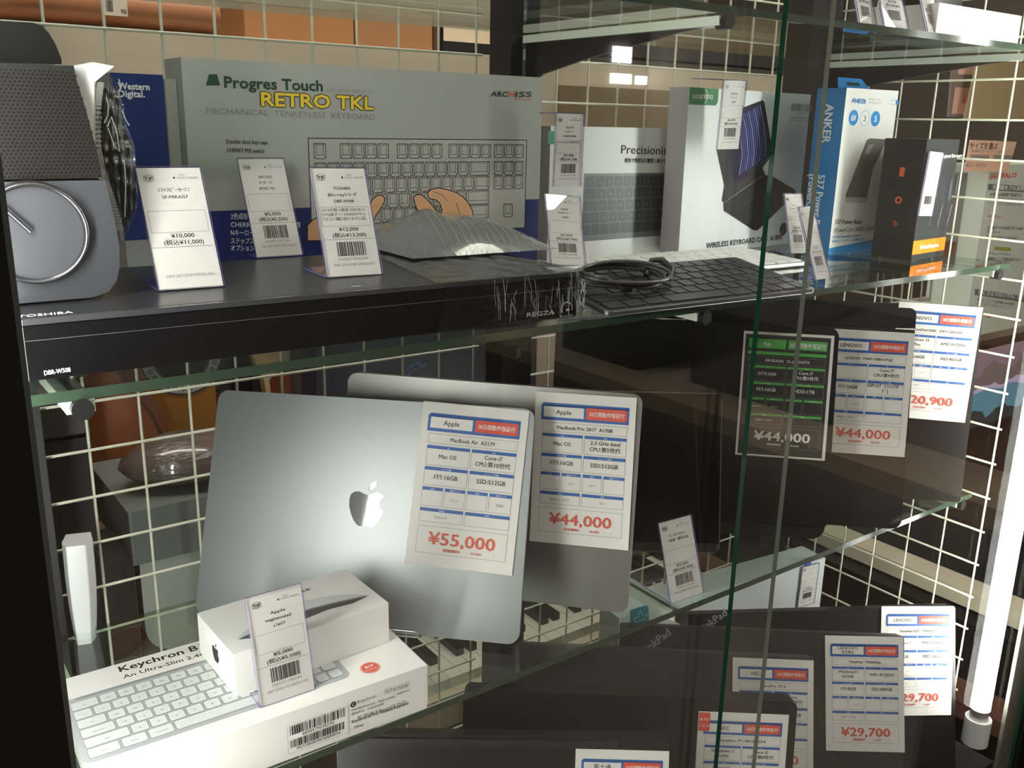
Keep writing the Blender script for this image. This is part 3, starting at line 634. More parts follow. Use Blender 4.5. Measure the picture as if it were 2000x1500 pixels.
a.stroke([pl(42, 668), pl(287, 650), pl(500, 622), pl(1000, 570)][:1] + [(RW - .002, pl(42, 668)[1])], .0004, -.0017, P('seam', (.10, .10, .11), .3))
c = pl(1107, 603); a.ring(c[0], c[1], .0052, .0062, -.0018, SP, 24, -.3, 3.6); a.disc(c[0] + .001, c[1] - .001, .0022, -.0018, SP, 14, .0012); a.text('Blu-ray Disc', c[0] - .007, c[1] - .007, .014, .002, -.0018, SP)
a.build('front_print', t, label='pale lettering on the front')
a = MB(); a.text('TOSHIBA', -.001, .0006, .031, .0022, 0, SP, .02)
a.build('maker_mark', t, T((0, .0018, RH + .0001)) @ Matrix.Rotation(-math.pi / 2 + .5, 4, 'X') @ T((0, -.0004, 0)), label='pale lettering on the top lip')
MB().disc(0, 0, .0045, 0, P('touch_key', (.45, .45, .45), .3), 20, .0020).build('power_mark', t, T((.228, .016, RH + .0002)) @ Matrix.Rotation(-math.pi / 2, 4, 'X'), label='small oval power mark')

# cling film drawn over the right part of the recorder
fx0 = .292
a = MB()
def ftop(u, v):
    x = fx0 + (RW + .004 - fx0) * u + .045 * (1 - u) * (v - .2) * .6
    return (x, -.0035 + (RD - .02) * v, RH + .0010 + .0008 * math.sin(31 * u + 9 * v) * u)
a.grid(30, 20, ftop, FILM)
a.grid(30, 8, lambda u, v: (fx0 + .004 + (RW + .004 - fx0 - .004) * u - .01 * (1 - u) * (1 - v), -.0042 - .0012 * abs(math.sin(40 * u)) * u, .0004 + (RH + .0006) * v), FILM)
a.grid(10, 10, lambda u, v: (RW + .0035 + .0022 * abs(math.sin(17 * u + 23 * v)), -.0042 + .14 * u, .0004 + (RH + .0006) * v), clear('crumpled_film', (.86, .88, .88), 1.7, .12, .12, (90, 1., (1, 1, 1))))
rnd = random.Random(4)
WR = P('film_crease', (.40, .42, .41), .2)
for k in range(40):      # sharp creases of the film
    u = rnd.uniform(.35, .99); x = fx0 + (RW - fx0) * u; z0 = rnd.uniform(.002, .02); z1 = min(RH, z0 + rnd.uniform(.008, .034))
    a.tube([(x, -.0058, z0), (x + rnd.uniform(-.002, .001), -.006, (z0 + z1) / 2), (x + rnd.uniform(-.005, .002), -.0054, z1)], rnd.uniform(.00005, .00013), WR, 4)
for k in range(16):
    z = rnd.uniform(.001, .032); x = RW + rnd.uniform(.0005, .0045); a.tube([(x, -.0062, z), (x + rnd.uniform(-.002, .002), -.006, z + .003), (x + rnd.uniform(-.002, .002), -.0058, z + rnd.uniform(.004, .009))], rnd.uniform(.00015, .0004), WR, 5)
a.build('cling_film', label='clear cling film stretched over the right end of the black recorder', cat='plastic wrap', M=RM)

# film-wrapped bundle on the recorder
a = MB()
def mound(u, v):
    x = -.075 + .165 * u; y = -.058 + .112 * v
    h = .034 * max(0, math.sin(math.pi * min(1, u * 1.02)) ** .45) * (1 - (1 - min(1, v * 1.15)) ** 2.0) ** .9
    h *= .82 + .22 * math.exp(-((u - .42) / .07) ** 2 - ((v - .9) / .2) ** 2) + .03 * math.sin(14 * u + 5 * v)
    if v >= .999: h = 0
    return (x, y, max(h, 0.0004) + .0012)
a.grid(44, 30, mound, P('wrapped_bundle_grey', (.15, .155, .155), .22, bump=(60, .8, (6, .6, 1)), coat=.8))
bm = frame(.492, .775, ZR, -.04)
t = thing('wrapped_bundle', 'grey lumpy bundle in cling film on top of the recorder', 'bundle', bm)
a.build('wrapped_cable', t)
a = MB(); a.tube([(-.098, .055, .010), (-.070, .052, .0105), (-.03, .05, .0108)], [.0085, .0105, .0105], P('wrapped_remote', (.20, .205, .20), .25, coat=.6), 14)
a.build('remote_control', t, label='rounded grey end of the wrapped remote')
a = MB()
for k in range(14):
    u = .25 + .05 * k; p = [mound(u + .02 * j, .12 + .11 * j) for j in range(7)]
    a.tube([(q[0], q[1], q[2] + .0006) for q in p], .00022, WR, 4)
a.build('film_crease', t, label='taut glinting creases of the film')

# speaker at the far left
SX = .667
pm = frame(0, SX, 0); pl = Plane(pm)
t = thing('desk_speaker', 'dark mesh-fronted speaker with a big round dial at the upper left', 'speaker', T((.10, SX, ZR)))
inv = T((-.10, -SX, -ZR))
cut = .048
low = [(cut, pl(100, 592)[1] + .0003), pl(150, 590), pl(182, 583), pl(212, 570), pl(228, 548), pl(234, 520), pl(233, 480), pl(222, 420), pl(206, 352), (cut, pl(0, 355)[1])]
low = [(x, max(z, ZR + .0004)) for x, z in low]
MB().prism(low, 0, .055, P('speaker_panel', (.10, .103, .118), .42, .4), side=BLACKPL).build('dial_panel', t, inv @ pm, bev=.0012, label='blue-grey lower panel')
gr = [(cut, pl(0, 355)[1] + .0008), (pl(205, 350)[0] - .001, pl(205, 350)[1] + .0008), pl(190, 290), pl(170, 215), pl(150, 150), pl(146, 128), (cut, pl(0, 125)[1])]
gm = MB()
gm.prism(gr, .003, .05, P('speaker_grille_back', (.006, .006, .006), .7), side=BLACKPL)
hexm = P('speaker_grille', (.055, .050, .046), .35, .5)
xs = [p[0] for p in gr]; z0, z1 = gr[0][1], gr[-1][1]; st = .00265
def right(z):
    for (xa, za), (xb, zb) in zip(gr[1:6], gr[2:6]):
        if za <= z <= zb: return xa + (xb - xa) * (z - za) / (zb - za)
    return gr[1][0]
gm.build('grille_backing', t, inv @ pm, label='black box behind the grille')
gm = MB(); j = 0; z = z0 + .002
while z < z1 - .001:
    x = cut + (st / 2 if j % 2 else 0)
    while x < right(z) - .001:
        gm.ring(x, z, st * .40, st * .60, .0012, hexm, 6, math.pi / 6, math.pi / 6 + 2 * math.pi); x += st
    z += st * .866; j += 1
gm.build('grille', t, inv @ pm, label='black hexagon mesh grille')
dc = pl(66, 455); dr = pl(168, 459)[0] - dc[0]
a = MB(); n = 64; prof = [(dr * .91, -.001), (dr * .945, -.002), (dr * .975, -.0065), (dr * 1.03, -.006), (dr * 1.07, 0.0005)]
vs = [(dc[0] + r * math.cos(2 * math.pi * k / n), y, dc[1] + r * math.sin(2 * math.pi * k / n)) for r, y in prof for k in range(n)]
a.add(vs, [(i * n + k, (i + 1) * n + k, (i + 1) * n + (k + 1) % n, i * n + (k + 1) % n) for i in range(4) for k in range(n)], P('dial_ring', (.22, .22, .24), .22, .9), True)
ringmb = a; a = MB(); a.disc(dc[0], dc[1], dr * .94, -.0022, P('dial_face', (.15, .152, .17), .36, .5), 64); dial = a.build('dial', t, inv @ pm); ringmb.build('dial_ring', dial)
p0, p1 = pl(6, 404), pl(58, 450); a = MB(); a.tube([(p0[0], -.0042, p0[1]), (p1[0], -.0042, p1[1])], .0023, P('dial_pointer', (.12, .13, .15), .2, .8), 10); a.build('dial_pointer', dial)
a = MB()
for px, py in ((181, 450), (160, 525), (84, 563), (137, 378)): c = pl(px, py); a.disc(c[0], c[1], .0009, -.0004, WINK, 10, .0007)
a.build('dots_print', t, inv @ pm)
wd = [pl(146, 128), pl(152, 150), pl(205, 352), pl(212, 380), pl(196, 330), pl(192, 300), pl(193, 160), pl(232, 128), pl(190, 120)]
MB().prism(wd, .012, .030, P('speaker_side_white', (.85, .85, .83), .45)).build('side_panel', t, inv @ pm, label='bright white side panel')
cap = [(cut, pl(0, 122)[1])] + [pl(140, 122), pl(140, 112), pl(128, 82), pl(114, 58), pl(100, 43), pl(80, 37), pl(40, 35)] + [(cut, pl(0, 35)[1])]
MB().prism(cap, .03, .075, P('speaker_cap', (.016, .016, .017), .2)).build('top_cap', t, inv @ pm, bev=.004, label='rounded black top')

# clear zip bag with a dark thing in it, right of the speaker
M = frame(.167, .735, ZR, -.1, .0)
t = thing('zip_bag', 'crumpled clear zip bag with a dark thing inside, right of the speaker', 'plastic bag', M)
pl = Plane(M); L_ = [(196, 160), (190, 210), (190, 300), (196, 330), (214, 380), (232, 440), (236, 470)]; R_ = [(222, 150), (240, 200), (246, 240), (262, 280), (268, 340), (270, 400), (250, 455)]
L_ = [pl(*p) for p in L_]; R_ = [pl(*p) for p in R_]
def bag(u, v):
    i = min(int(v * 6), 5); f = v * 6 - i; lx = L_[i][0] * (1 - f) + L_[i + 1][0] * f; lz = L_[i][1] * (1 - f) + L_[i + 1][1] * f; rx = R_[i][0] * (1 - f) + R_[i + 1][0] * f; rz = R_[i][1] * (1 - f) + R_[i + 1][1] * f
    bu = .010 * math.sin(math.pi * u) ** .6 * math.sin(math.pi * min(1, v + .08))
    return (lx * (1 - u) + rx * u, -bu + .0015 * math.sin(25 * u + 18 * v) + .0012 * math.sin(53 * v - 11 * u), max(lz * (1 - u) + rz * u, .0006))
MB().grid(24, 60, bag, clear('bag_plastic', (.86, .88, .86), 1.8, .06, .05, (70, .6, (1, 1, .5)))).build('bag', t, label='clear crumpled plastic')
bg_ = t.children[-1] if t.children else t
def core(u, v):
    p = bag(.12 + .76 * u, .06 + .86 * v); return (p[0], p[1] + .004, p[2] + .0008)
MB().grid(14, 30, core, P('bagged_thing', (.045, .045, .04), .3, bump=(30, .8, (1, 1, 1)), coat=.5)).build('contents', t, label='dark contents')
z_ = MB()
for k in range(52):
    v = .02 + k / 56 * .95; p = bag(0, v); z_.box(p[0] - .0022, p[0] + .0022, -.004, -.0028, p[2], p[2] + .0017, P('zip_teeth', (.62, .63, .60), .3))
z_.tube([(bag(0, v / 20)[0], -.0022, bag(0, v / 20)[2]) for v in range(21)], .0014, P('zip_strip', (.42, .43, .41), .3), 6)
z_.build('zip', t, label='ribbed grey zip strip')
a = MB()
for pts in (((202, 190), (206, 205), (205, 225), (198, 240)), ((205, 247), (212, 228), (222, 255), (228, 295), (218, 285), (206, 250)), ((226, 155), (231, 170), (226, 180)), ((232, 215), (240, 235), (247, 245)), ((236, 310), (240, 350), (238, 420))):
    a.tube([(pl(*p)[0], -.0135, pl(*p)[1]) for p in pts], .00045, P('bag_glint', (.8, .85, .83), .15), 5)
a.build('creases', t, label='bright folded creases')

# ------------------------------------------------------------ boxes at the back of the upper shelf
def carton(M, W, D, H, front, side, name, label, top=None, bev=.0006):
    t = thing(name, label, 'box', M); a = MB()
    vs = [(0, 0, 0), (W, 0, 0), (W, D, 0), (0, D, 0), (0, 0, H), (W, 0, H), (W, D, H), (0, D, H)]
    a.add(vs, [(0, 1, 5, 4)], front); a.add(vs, [(1, 2, 6, 5), (2, 3, 7, 6), (3, 0, 4, 7), (3, 2, 1, 0)], side); a.add(vs, [(4, 5, 6, 7)], top or side)
    a.build('carton', t, bev=bev)
    return t
GREYB = P('grey_carton', (.40, .405, .375), .3)
AM = frame(.2645, .852, ZU, 0); pl = Plane(AM, -.0003)
AH = pl(700, 131)[1]; AW = .3925
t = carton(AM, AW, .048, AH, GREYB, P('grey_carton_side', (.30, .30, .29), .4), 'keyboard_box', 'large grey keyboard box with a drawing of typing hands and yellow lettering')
a = MB(); bz = pl(600, 405.5)[1]
a.rect(.0005, 0.0005, AW - .0005, bz, -.00015, NAVY)
x0, z1 = pl(601, 269); x1 = pl(1029, 281)[0]; z0 = max(.004, pl(601, 470)[1]); KL = P('key_line', (.02, .02, .02), .5); FG = P('box_art_grey', (.43, .435, .40), .3)
a.rect(x0, z0, x1, z1, -.0003, FG); a.outline(x0, z0, x1, z1, .0009, -.00045, KL)
kx = pl(611, 280)[0]; ke = pl(957, 290)[0]; u = (ke - kx) / 15.0; kz = pl(611, 280)[1]; rz = kz - pl(611, 318)[1]; vz = (pl(640, 318)[1] - pl(640, 347)[1])
def artkey(x, zt, w, h):
    if x < kx - .01 or zt - h < z0: return
    g = u * .06; X0, X1, Z0, Z1 = x + g, x + w - g, zt - h + g, zt; i = u * .17
    a.stroke(rr(X0, Z0, X1, Z1, u * .12, 2), .0006, -.0006, KL, True); a.outline(X0 + i, Z0 + i * 1.5, X1 - i, Z1 - i * .5, .0004, -.0006, KL)
    for p, q in (((X0, Z0), (X0 + i, Z0 + i * 1.5)), ((X1, Z0), (X1 - i, Z0 + i * 1.5)), ((X0, Z1), (X0 + i, Z1 - i * .5)), ((X1, Z1), (X1 - i, Z1 - i * .5))): a.stroke([p, q], .0004, -.0006, KL)
kh = u * 1.10
for k in [0] + [2 + i for i in range(4)] + [6.6 + i for i in range(4)] + [11.1 + i for i in range(4)]: artkey(kx + k * u, kz, u, kh)
for i in range(3): artkey(kx + (15.35 + i) * u, kz, u, kh)
layout = [[1] * 13 + [2], [1.5] + [1] * 12 + [1.5], [1.75] + [1] * 11 + [2.25], [2.25] + [1] * 10 + [2.75], [1.5, 1, 1.5, 7, 1.5, 1, 1.5]]
for r, ws in enumerate(layout):
    x = kx; zt = kz - rz - r * u * 1.12
    for w in ws: artkey(x, zt, w * u, kh); x += w * u
    for i in range(3):
        if r in (0, 1) or (r == 3 and i == 1) or r == 4: artkey(kx + (15.35 + i) * u, zt, u, kh)
SK = P('drawn_skin', (.66, .36, .19), .5)
def hand(pts, y=-.0009):
    q = [pl(*p) for p in pts]
    ar = sum(q[i][0] * q[(i + 1) % len(q)][1] - q[(i + 1) % len(q)][0] * q[i][1] for i in range(len(q)))
    if ar < 0: q.reverse()
    a.poly(q, y, SK); a.stroke(q, .0010, y - .00012, KL, True)
hand([(722, 398), (728, 388), (736, 382), (745, 381), (751, 387), (749, 397), (742, 408), (734, 420), (729, 432), (722, 436), (716, 418)])
hand([(728, 460), (738, 446), (748, 436), (758, 431), (766, 434), (767, 443), (760, 455), (750, 464)])
hand([(600, 440), (612, 428), (625, 424), (640, 440), (640, 470), (600, 470)])
hand([(834, 377), (842, 370), (856, 367), (872, 370), (888, 375), (902, 383), (914, 396), (922, 411), (925, 432), (925, 470), (862, 470), (858, 424), (863, 410), (858, 396), (850, 390), (838, 388)])
hand([(806, 386), (812, 380), (822, 380), (832, 388), (842, 399), (850, 410), (866, 420), (872, 440), (840, 452), (822, 425), (811, 402)], -.0012)
a.stroke([pl(890, 396), pl(896, 412), pl(898, 428)], .0006, -.0011, KL); a.stroke([pl(845, 374), pl(862, 380), pl(874, 392)], .0005, -.0011, KL)
DG = P('dark_green_print', (.015, .06, .035), .5)
a.quad(pl, [(402, 167), (430, 167), (424, 145), (408, 145)], -.0003, DG)
a.tx(pl, 'Progres Touch', (439, 171), (630, 178), 22, -.0003, DG, .03)
a.tx(pl, 'プログレスタッチ レトロ テンキーレス', (638, 179), (730, 182), 6, -.0003, GREYINK)
a.tx(pl, 'RETRO TKL', (511, 206), (729, 214), 26, -.0003, INK, .085); a.tx(pl, 'RETRO TKL', (511, 206), (729, 214), 26, -.0007, P('yellow_print', (.78, .56, .05), .4), .035)
a.tx(pl, 'MECHANICAL  TENKEYLESS  KEYBOARD', (403, 222), (733, 234), 12, -.0003, GREYINK)
a.tx(pl, 'Double shot key caps', (442, 280), (523, 282), 8, -.0003, INK, .02); a.tx(pl, 'CHERRY MX switch', (443, 297), (516, 299), 8, -.0003, INK, .02)
for px, s, c in ((958, 'ARC', INK), (993, 'H', RED), (1006, 'ISS', INK)): a.tx(pl, s, (px, 188 + (px - 958) * .025), (px + len(s) * 10.5 + (1 if s == 'ARC' else 0), 189), 10, -.0003, c, .03, .3)
a.tx(pl, 'Realforce quality', (1006, 195), (1037, 196), 4, -.0003, RED)
for s, py in (('2色成形キーキャップ', 427), ('CHERRY MXスイッチ採用', 443), ('Nキーロールオーバー', 459), ('ステップスカルプチャー', 475), ('オプションキー', 489)): a.tx(pl, s, (451, py), (451 + 9 * len(s), py + 1), 9, -.0003, WINK, .01)
a.build('front_print', t, label='keyboard drawing, hands and lettering')

WM_ = frame(.2085, .865, ZU, 0); pl = Plane(WM_, -.0003); WH = pl(270, 144)[1]
t = carton(WM_, .0435, .05, WH, P('blue_carton', (.012, .035, .17), .35), P('grey_carton_side', (.30, .30, .29), .4), 'drive_box', 'narrow dark blue box with white lettering beside the large grey box')
a = MB(); a.rect(0.0002, 0, .0433, pl(250, 470)[1], -.0001, P('grey_carton_side', (.30, .30, .29), .4)); a.tx(pl, 'Western', (231, 174), (292, 176), 13, -.0003, WINK, .03); a.tx(pl, 'Digital.', (232, 189), (283, 190), 13, -.0003, WINK, .03); a.build('front_print', t, label='white lettering')
t = carton(frame(.2525, .868, ZU, 0), .0115, .05, WH - .003, P('light_grey_carton', (.38, .37, .34), .4), GREYB, 'slim_box', 'slim grey box between the blue box and the large grey box')

PM_ = frame(.7125, .9055, ZU, 0); pl = Plane(PM_, -.0003); PH = pl(1200, 248.5)[1]
t = carton(PM_, .250, .022, PH, P('pale_carton', (.70, .70, .70), .35), WHITE, 'keyboard_box', 'white keyboard box with a photo of dark keys, partly behind a taller box')
a = MB(); KD_ = P('keys_photo_dark', (.045, .05, .052), .35); KP = P('keys_photo_body', (.13, .145, .15), .3)
q = [pl(1141, 339), pl(1330, 337), pl(1320, 458), pl(1135, 472)]; a.poly([q[3], q[2], q[1], q[0]], -.0002, KP)
lx = q[0][0] + .003; zt = q[0][1] - .003; hh = (q[0][1] - q[3][1] - .010) / 5; uu = .0155
for r, ws in enumerate([[1] * 12, [1.3] + [1] * 11, [1.55] + [1] * 11, [1.8] + [1] * 11, [1, 1, 1, 1.2, 2.6, 1, 1, 1]]):
    x = lx - .001 * r
    for k, w in enumerate(ws):
        if x + w * uu > q[1][0]: break
        a.poly(rr(x + .0006, zt - hh + .0006, x + w * uu - .0006, zt - .0006, .0015, 2), -.0004, KD_); a.text(('123456789012', ' QWERTYUIOP', ' ASDFGHJKL', ' ZXCVBNM,.', '')[r][k:k + 1] or ' ', x + w * uu / 2, zt - hh * .6, None, .0022, -.0005, SP, 0, 'c'); x += w * uu
    zt -= hh
a.tx(pl, 'Precisionist', (1213, 300), (1309, 302), 17, -.0003, INK, .01); a.tx(pl, '軽快で精密な打鍵感と確かな操作感', (1220, 317), (1318, 318), 7, -.0003, INK, .02)
a.quad(pl, [(1071, 282), (1083, 282), (1083, 256), (1071, 256)], -.0003, P('teal_print', (.02, .28, .14), .4))
a.build('front_print', t, label='photo of dark keys and lettering')

GM = frame(.8965, .8612, ZU, .08); pl = Plane(GM, -.0003); GH = .2117
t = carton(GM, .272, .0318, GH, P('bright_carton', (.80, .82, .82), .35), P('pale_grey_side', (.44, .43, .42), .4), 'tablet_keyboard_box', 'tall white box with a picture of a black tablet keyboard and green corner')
a = MB(); gc = pl(1348, 204); gt = pl(1404, 172)
a.poly(rr(0.0003, gc[1], gt[0], GH - .0002, (0, .006, 0, 0)), -.0002, P('green_corner', (.02, .20, .06), .4)); a.tx(pl, 'GOOJODOQ', (1352, 192), (1392, 193), 8, -.0004, WINK, .02)
c = pl(1372, 188); a.ring(c[0], c[1], .0095, .0105, -.0004, WINK, 14, -1.0, 1.0); 
def gp(*pts): return [(1290 + x * .24, 150 + y * .24) for x, y in pts]
CB = P('case_print_black', (.022, .020, .020), .4); CS = P('screen_print', (.03, .025, .05), .3)
def area(q): return sum(q[i][0] * q[(i + 1) % len(q)][1] - q[(i + 1) % len(q)][0] * q[i][1] for i in range(len(q)))
def ppoly(pts, y, m):
    q = [pl(*p) for p in pts]
    if area(q) < 0: q.reverse()
    a.poly(q, y, m)
ppoly(gp((640, 262), (830, 190), (845, 205), (905, 560), (893, 655), (520, 890), (455, 590), (600, 500)), -.0003, CB)
ppoly(gp((520, 880), (890, 660), (830, 740), (855, 800), (560, 1010), (515, 1020), (497, 1010)), -.00035, P('case_print_stand', (.035, .03, .028), .4))
ppoly(gp((640, 285), (820, 205), (835, 225), (893, 640), (625, 860), (600, 855), (560, 620), (600, 480)), -.0004, CS)
for k in range(13):
    f = k / 12; m = P('streak_light', (.50, .50, .80), .3) if k % 3 == 0 else P('streak_blue', (.10, .12, .45), .3)
    a.stroke([pl(*p) for p in gp((620 + 190 * f, 330 - 95 * f), (650 + 190 * f, 450 - 60 * f), (665 + 195 * f, 640 - 40 * f), (640 + 215 * f, 800 - 150 * f))], .0010 if k % 3 == 0 else .0016, -.0005, m)
ppoly(gp((512, 1020), (850, 800), (905, 805), (1097, 920), (1097, 950), (790, 1250), (755, 1248), (515, 1090)), -.0004, CB)
a.stroke([pl(*p) for p in gp((520, 1022), (825, 808))], .0010, -.0006, P('hinge_print', (.30, .27, .25), .3))
for r in range(4):
    for k in range(9):
        c = pl(*gp((645 + 27 * k + 30 * r, 1072 - 21 * k + 27 * r))[0]); a.outline(c[0] - .0012, c[1] - .0010, c[0] + .0012, c[1] + .0010, .0002, -.00055, GREYINK)
c = pl(*gp((1000, 1240))[0]); a.disc(c[0], c[1], .0095, -.0004, CB, 24)
a.tx(pl, 'WIRELESS KEYBOARD CASE  A1890', (1379, 485), (1527, 467), 10, -.0003, INK, .03)
b0 = pl(1545, 216); b1 = pl(1588, 204); a.barcode(b0[0], b0[1], b1[0], b1[1], -.0003, GREYINK, 5, 30); a.tx(pl, 'X00331QPQZ', (1556, 222), (1578, 223), 3, -.0003, GREYINK); a.tx(pl, 'Keyboard case for tablet, black', (1544, 230), (1580, 233), 4, -.0003, GREYINK); a.tx(pl, 'New  Made in China', (1544, 236), (1580, 239), 4, -.0003, GREYINK)
a.build('front_print', t, label='picture of a black tablet keyboard case')

NM = frame(1.0953, .7734, ZU, -.03); pl = Plane(NM, -.0003); NH = .2165; NW = .112
ABL = P('cyan_carton', (.015, .20, .50), .35)
t = carton(NM, NW, .046, NH, P('soft_white_carton', (.74, .74, .71), .35), ABL, 'power_bank_box', 'white and blue power bank box with a hanging tab on top')
a = MB(); a.poly([(.0002, .0002), (NW - .0002, .0002), (NW - .0002, .040), (NW - .012, .018), (NW - .016, .0155), (.0002, .0085)], -.0002, ABL)
BC = P('badge_blue', (.02, .24, .62), .4)
a.tx(pl, 'ANKER', (1663, 200), (1691, 203), 9, -.0003, BC, .03); a.tx(pl, 'PowerCore シリーズ', (1697, 195), (1718, 197), 4, -.0003, GREYINK); a.tx(pl, 'モバイルバッテリー', (1697, 202), (1721, 204), 4, -.0003, GREYINK)
for px, py, s, f in ((1667, 230, '65W', 1), (1689, 231, '3', 0), (1710, 232, '5', 1)):
    c = pl(px, py); r = .0100
    if f: a.disc(c[0], c[1], r, -.0003, BC, 28)
    else: a.ring(c[0], c[1], r - .0005, r, -.0003, BC, 28)
    a.text(s, c[0], c[1] - .004, .0095 if len(s) > 1 else .005, .0075, -.0004, WINK if f else GREYINK, .02, 'c')
b0 = pl(1739, 204); b1 = pl(1755, 196); a.outline(b0[0], b0[1], b1[0], b1[1], .0004, -.0003, BC); a.rect((b0[0] + 2 * b1[0]) / 3, b0[1], b1[0], b1[1], -.0004, BC)
ppoly([(1651, 383), (1693, 273), (1700, 270), (1730, 272), (1727, 285), (1705, 330), (1692, 393), (1652, 385)], -.0003, P('bank_print', (.16, .155, .15), .3)); ppoly([(1696, 283), (1707, 281), (1698, 300), (1688, 302)], -.0004, P('bank_print_light', (.34, .34, .33), .3)); ppoly([(1651, 385), (1692, 386), (1690, 396), (1652, 395)], -.0004, P('bank_print_end', (.46, .46, .45), .3))
a.tx(pl, '537 Power Bank', (1631, 437), (1682, 437), 8, -.0003, INK, .02); a.tx(pl, '(PowerCore 24000, 65W)', (1629, 454), (1708, 450), 9, -.0003, INK); a.tx(pl, 'USB-C Power Delivery対応モバイルバッテリー', (1626, 465), (1684, 462), 4, -.0003, BC, .02); a.tx(pl, '高出力ノートパソコン充電に対応', (1625, 474), (1689, 469), 4, -.0003, BC, .02)
a.build('front_print', t, label='lettering, badges and power bank picture')
bl = NM @ Vector((0, .046, 0)); SM_ = frame(bl.x, bl.y, bl.z, -.03 - math.pi / 2); a = MB()
for s, z, w, h, x in (('ANKER', NH - .020, .050, .013, .016), ('537 Power Bank', NH - .112, .085, .011, .016), ('(PowerCore 24000', NH - .112, .098, .011, .001)): a.text(s, x, z, w, h, -.0003, WINK, .02, 'l', 0, (0, -1))
a.build('side_print', t, NM.inverted() @ SM_, label='white lettering down the side')
tb = MB(); tb.prism([(.014, 0), (.086, 0), (.082, .004), (.074, .018), (.024, .018)], 0, .0006, ABL); tb.rect(.036, .006, .064, .011, -.0004, BLACKP); tb.build('hang_tab', t, T((0, .024, NH)) @ Matrix.Rotation(-.6, 4, 'X'), label='blue hanging tab')

MM = frame(1.1443, .6812, ZU, .1); MH = .1545; pl = Plane(MM, -.0003)
t = carton(MM, .094, .056, MH, P('charcoal_print', (.04, .043, .046), .3), P('mic_box_black', (.014, .013, .013), .32), 'microphone_box', 'black microphone box with an orange band near its foot')
a = MB(); oz0, oz1 = .0075, .0255; a.rect(0, oz0, .094, oz1, -.0003, P('orange_print', (.90, .25, .02), .4)); a.text('Wireless Microphone', .047, .0135, .055, .0055, -.0004, WINK, .02, 'c')
a.tx(pl, 'HyperStream', (1838, 308), (1880, 307), 7, -.0003, WINK, .02)
for px in (1815, 1832, 1850): a.tx(pl, 'Microphone', (px, 440), (px + 10, 400), 3, -.0003, SP)
for px, py in ((1857, 365), (1872, 352)): c = pl(px, py); a.poly([(c[0] - .004, c[1] - .018), (c[0] + .004, c[1] - .018), (c[0] + .003, c[1] + .004), (c[0], c[1] + .012), (c[0] - .003, c[1] + .004)], -.0003, P('mic_print', (.09, .11, .125), .3))
a.build('front_print', t, label='orange band and lettering')
bl = MM @ Vector((0, .056, 0)); SM_ = frame(bl.x, bl.y, bl.z, .1 - math.pi / 2); a = MB(); OR = P('orange_icon', (.80, .14, .03), .4)
a.poly(rr(.025, MH - .048, .032, MH - .036, .002, 3), -.0003, OR); a.ring(.0285, MH - .078, .0024, .0048, -.0003, OR, 20); a.poly([(.028, MH - .113), (.033, MH - .110), (.031, MH - .106), (.026, MH - .104), (.024, MH - .109)], -.0003, P('rust_icon', (.30, .06, .02), .4))
a.build('side_print', t, MM.inverted() @ SM_, label='three orange icons on the side')

# ------------------------------------------------------------ keyboards on the upper shelf
def keyboard(M, W, D, label, body, caps, rows, th=.0048, kw=None):
    t = thing('computer_keyboard', label, 'keyboard', M)
    b = MB(); b.v = []; pts = rr(0, 0, W, D, .008, 6)
    b.add([(x, y, 0) for x, y in pts] + [(x, y, th) for x, y in pts], [tuple(reversed(range(len(pts)))), tuple(range(len(pts), 2 * len(pts)))] + [(i, (i + 1) % len(pts), (i + 1) % len(pts) + len(pts), i + len(pts)) for i in range(len(pts))], body)
    b.build('body', t, bev=.0012)
    dz = (D - .010) / len(rows); cache = {}
    for r, ws in enumerate(rows):
        tot = sum(ws); ux = (W - .010) / tot; x = .005
        for w in ws:
            kk = round(w * ux, 5)
            if kk not in cache:
                m = MB(); q = rr(0, 0, kk - .0026, dz - .0026, .0018, 3); n = len(q)
                m.add([(p, s, 0) for p, s in q] + [(p, s, .0016) for p, s in q], [tuple(range(n, 2 * n))] + [(i, (i + 1) % n, (i + 1) % n + n, i + n) for i in range(n)], caps)
                o = m.build('key', t, bev=.0003, seg=1); cache[kk] = o
            else:
                o = cache[kk].copy(); C.objects.link(o); o.parent = t
            o.location = (x + .0013, D - .005 - (r + 1) * dz + .0013, th)
            x += w * ux
    return t
ROWS = [[1] * 14, [1] * 13 + [1.6], [1.5] + [1] * 12 + [1.1], [1.8] + [1] * 11 + [1.8], [2.3] + [1] * 10 + [1.3, 1], [1.2, 1.2, 1.4, 4.2, 1.4, 1.2, 1, 1, 1]]
tilt = .155
p0 = Vector((.540, .5985, ZU + .0012)); yaw = -.055
BKM = T(p0) @ Matrix.Rotation(yaw, 4, 'Z') @ Matrix.Rotation(tilt, 4, 'X')
keyboard(BKM, .274, .118, 'black wireless keyboard with grey rim at the front of the upper shelf', P('grey_rim', (.13, .13, .14), .3, .8), P('black_key', (.022, .022, .024), .4), ROWS)
p1 = Vector((.665, .680, ZU + .020)); 
WKM = T((.640, .725, ZU + .0012)) @ Matrix.Rotation(-.03, 4, 'Z') @ Matrix.Rotation(.045, 4, 'X')
keyboard(WKM, .335, .118, 'white wireless keyboard lying behind the black keyboard', P('silver_body', (.55, .55, .54), .35, .6), P('white_key', (.78, .78, .76), .45), ROWS)
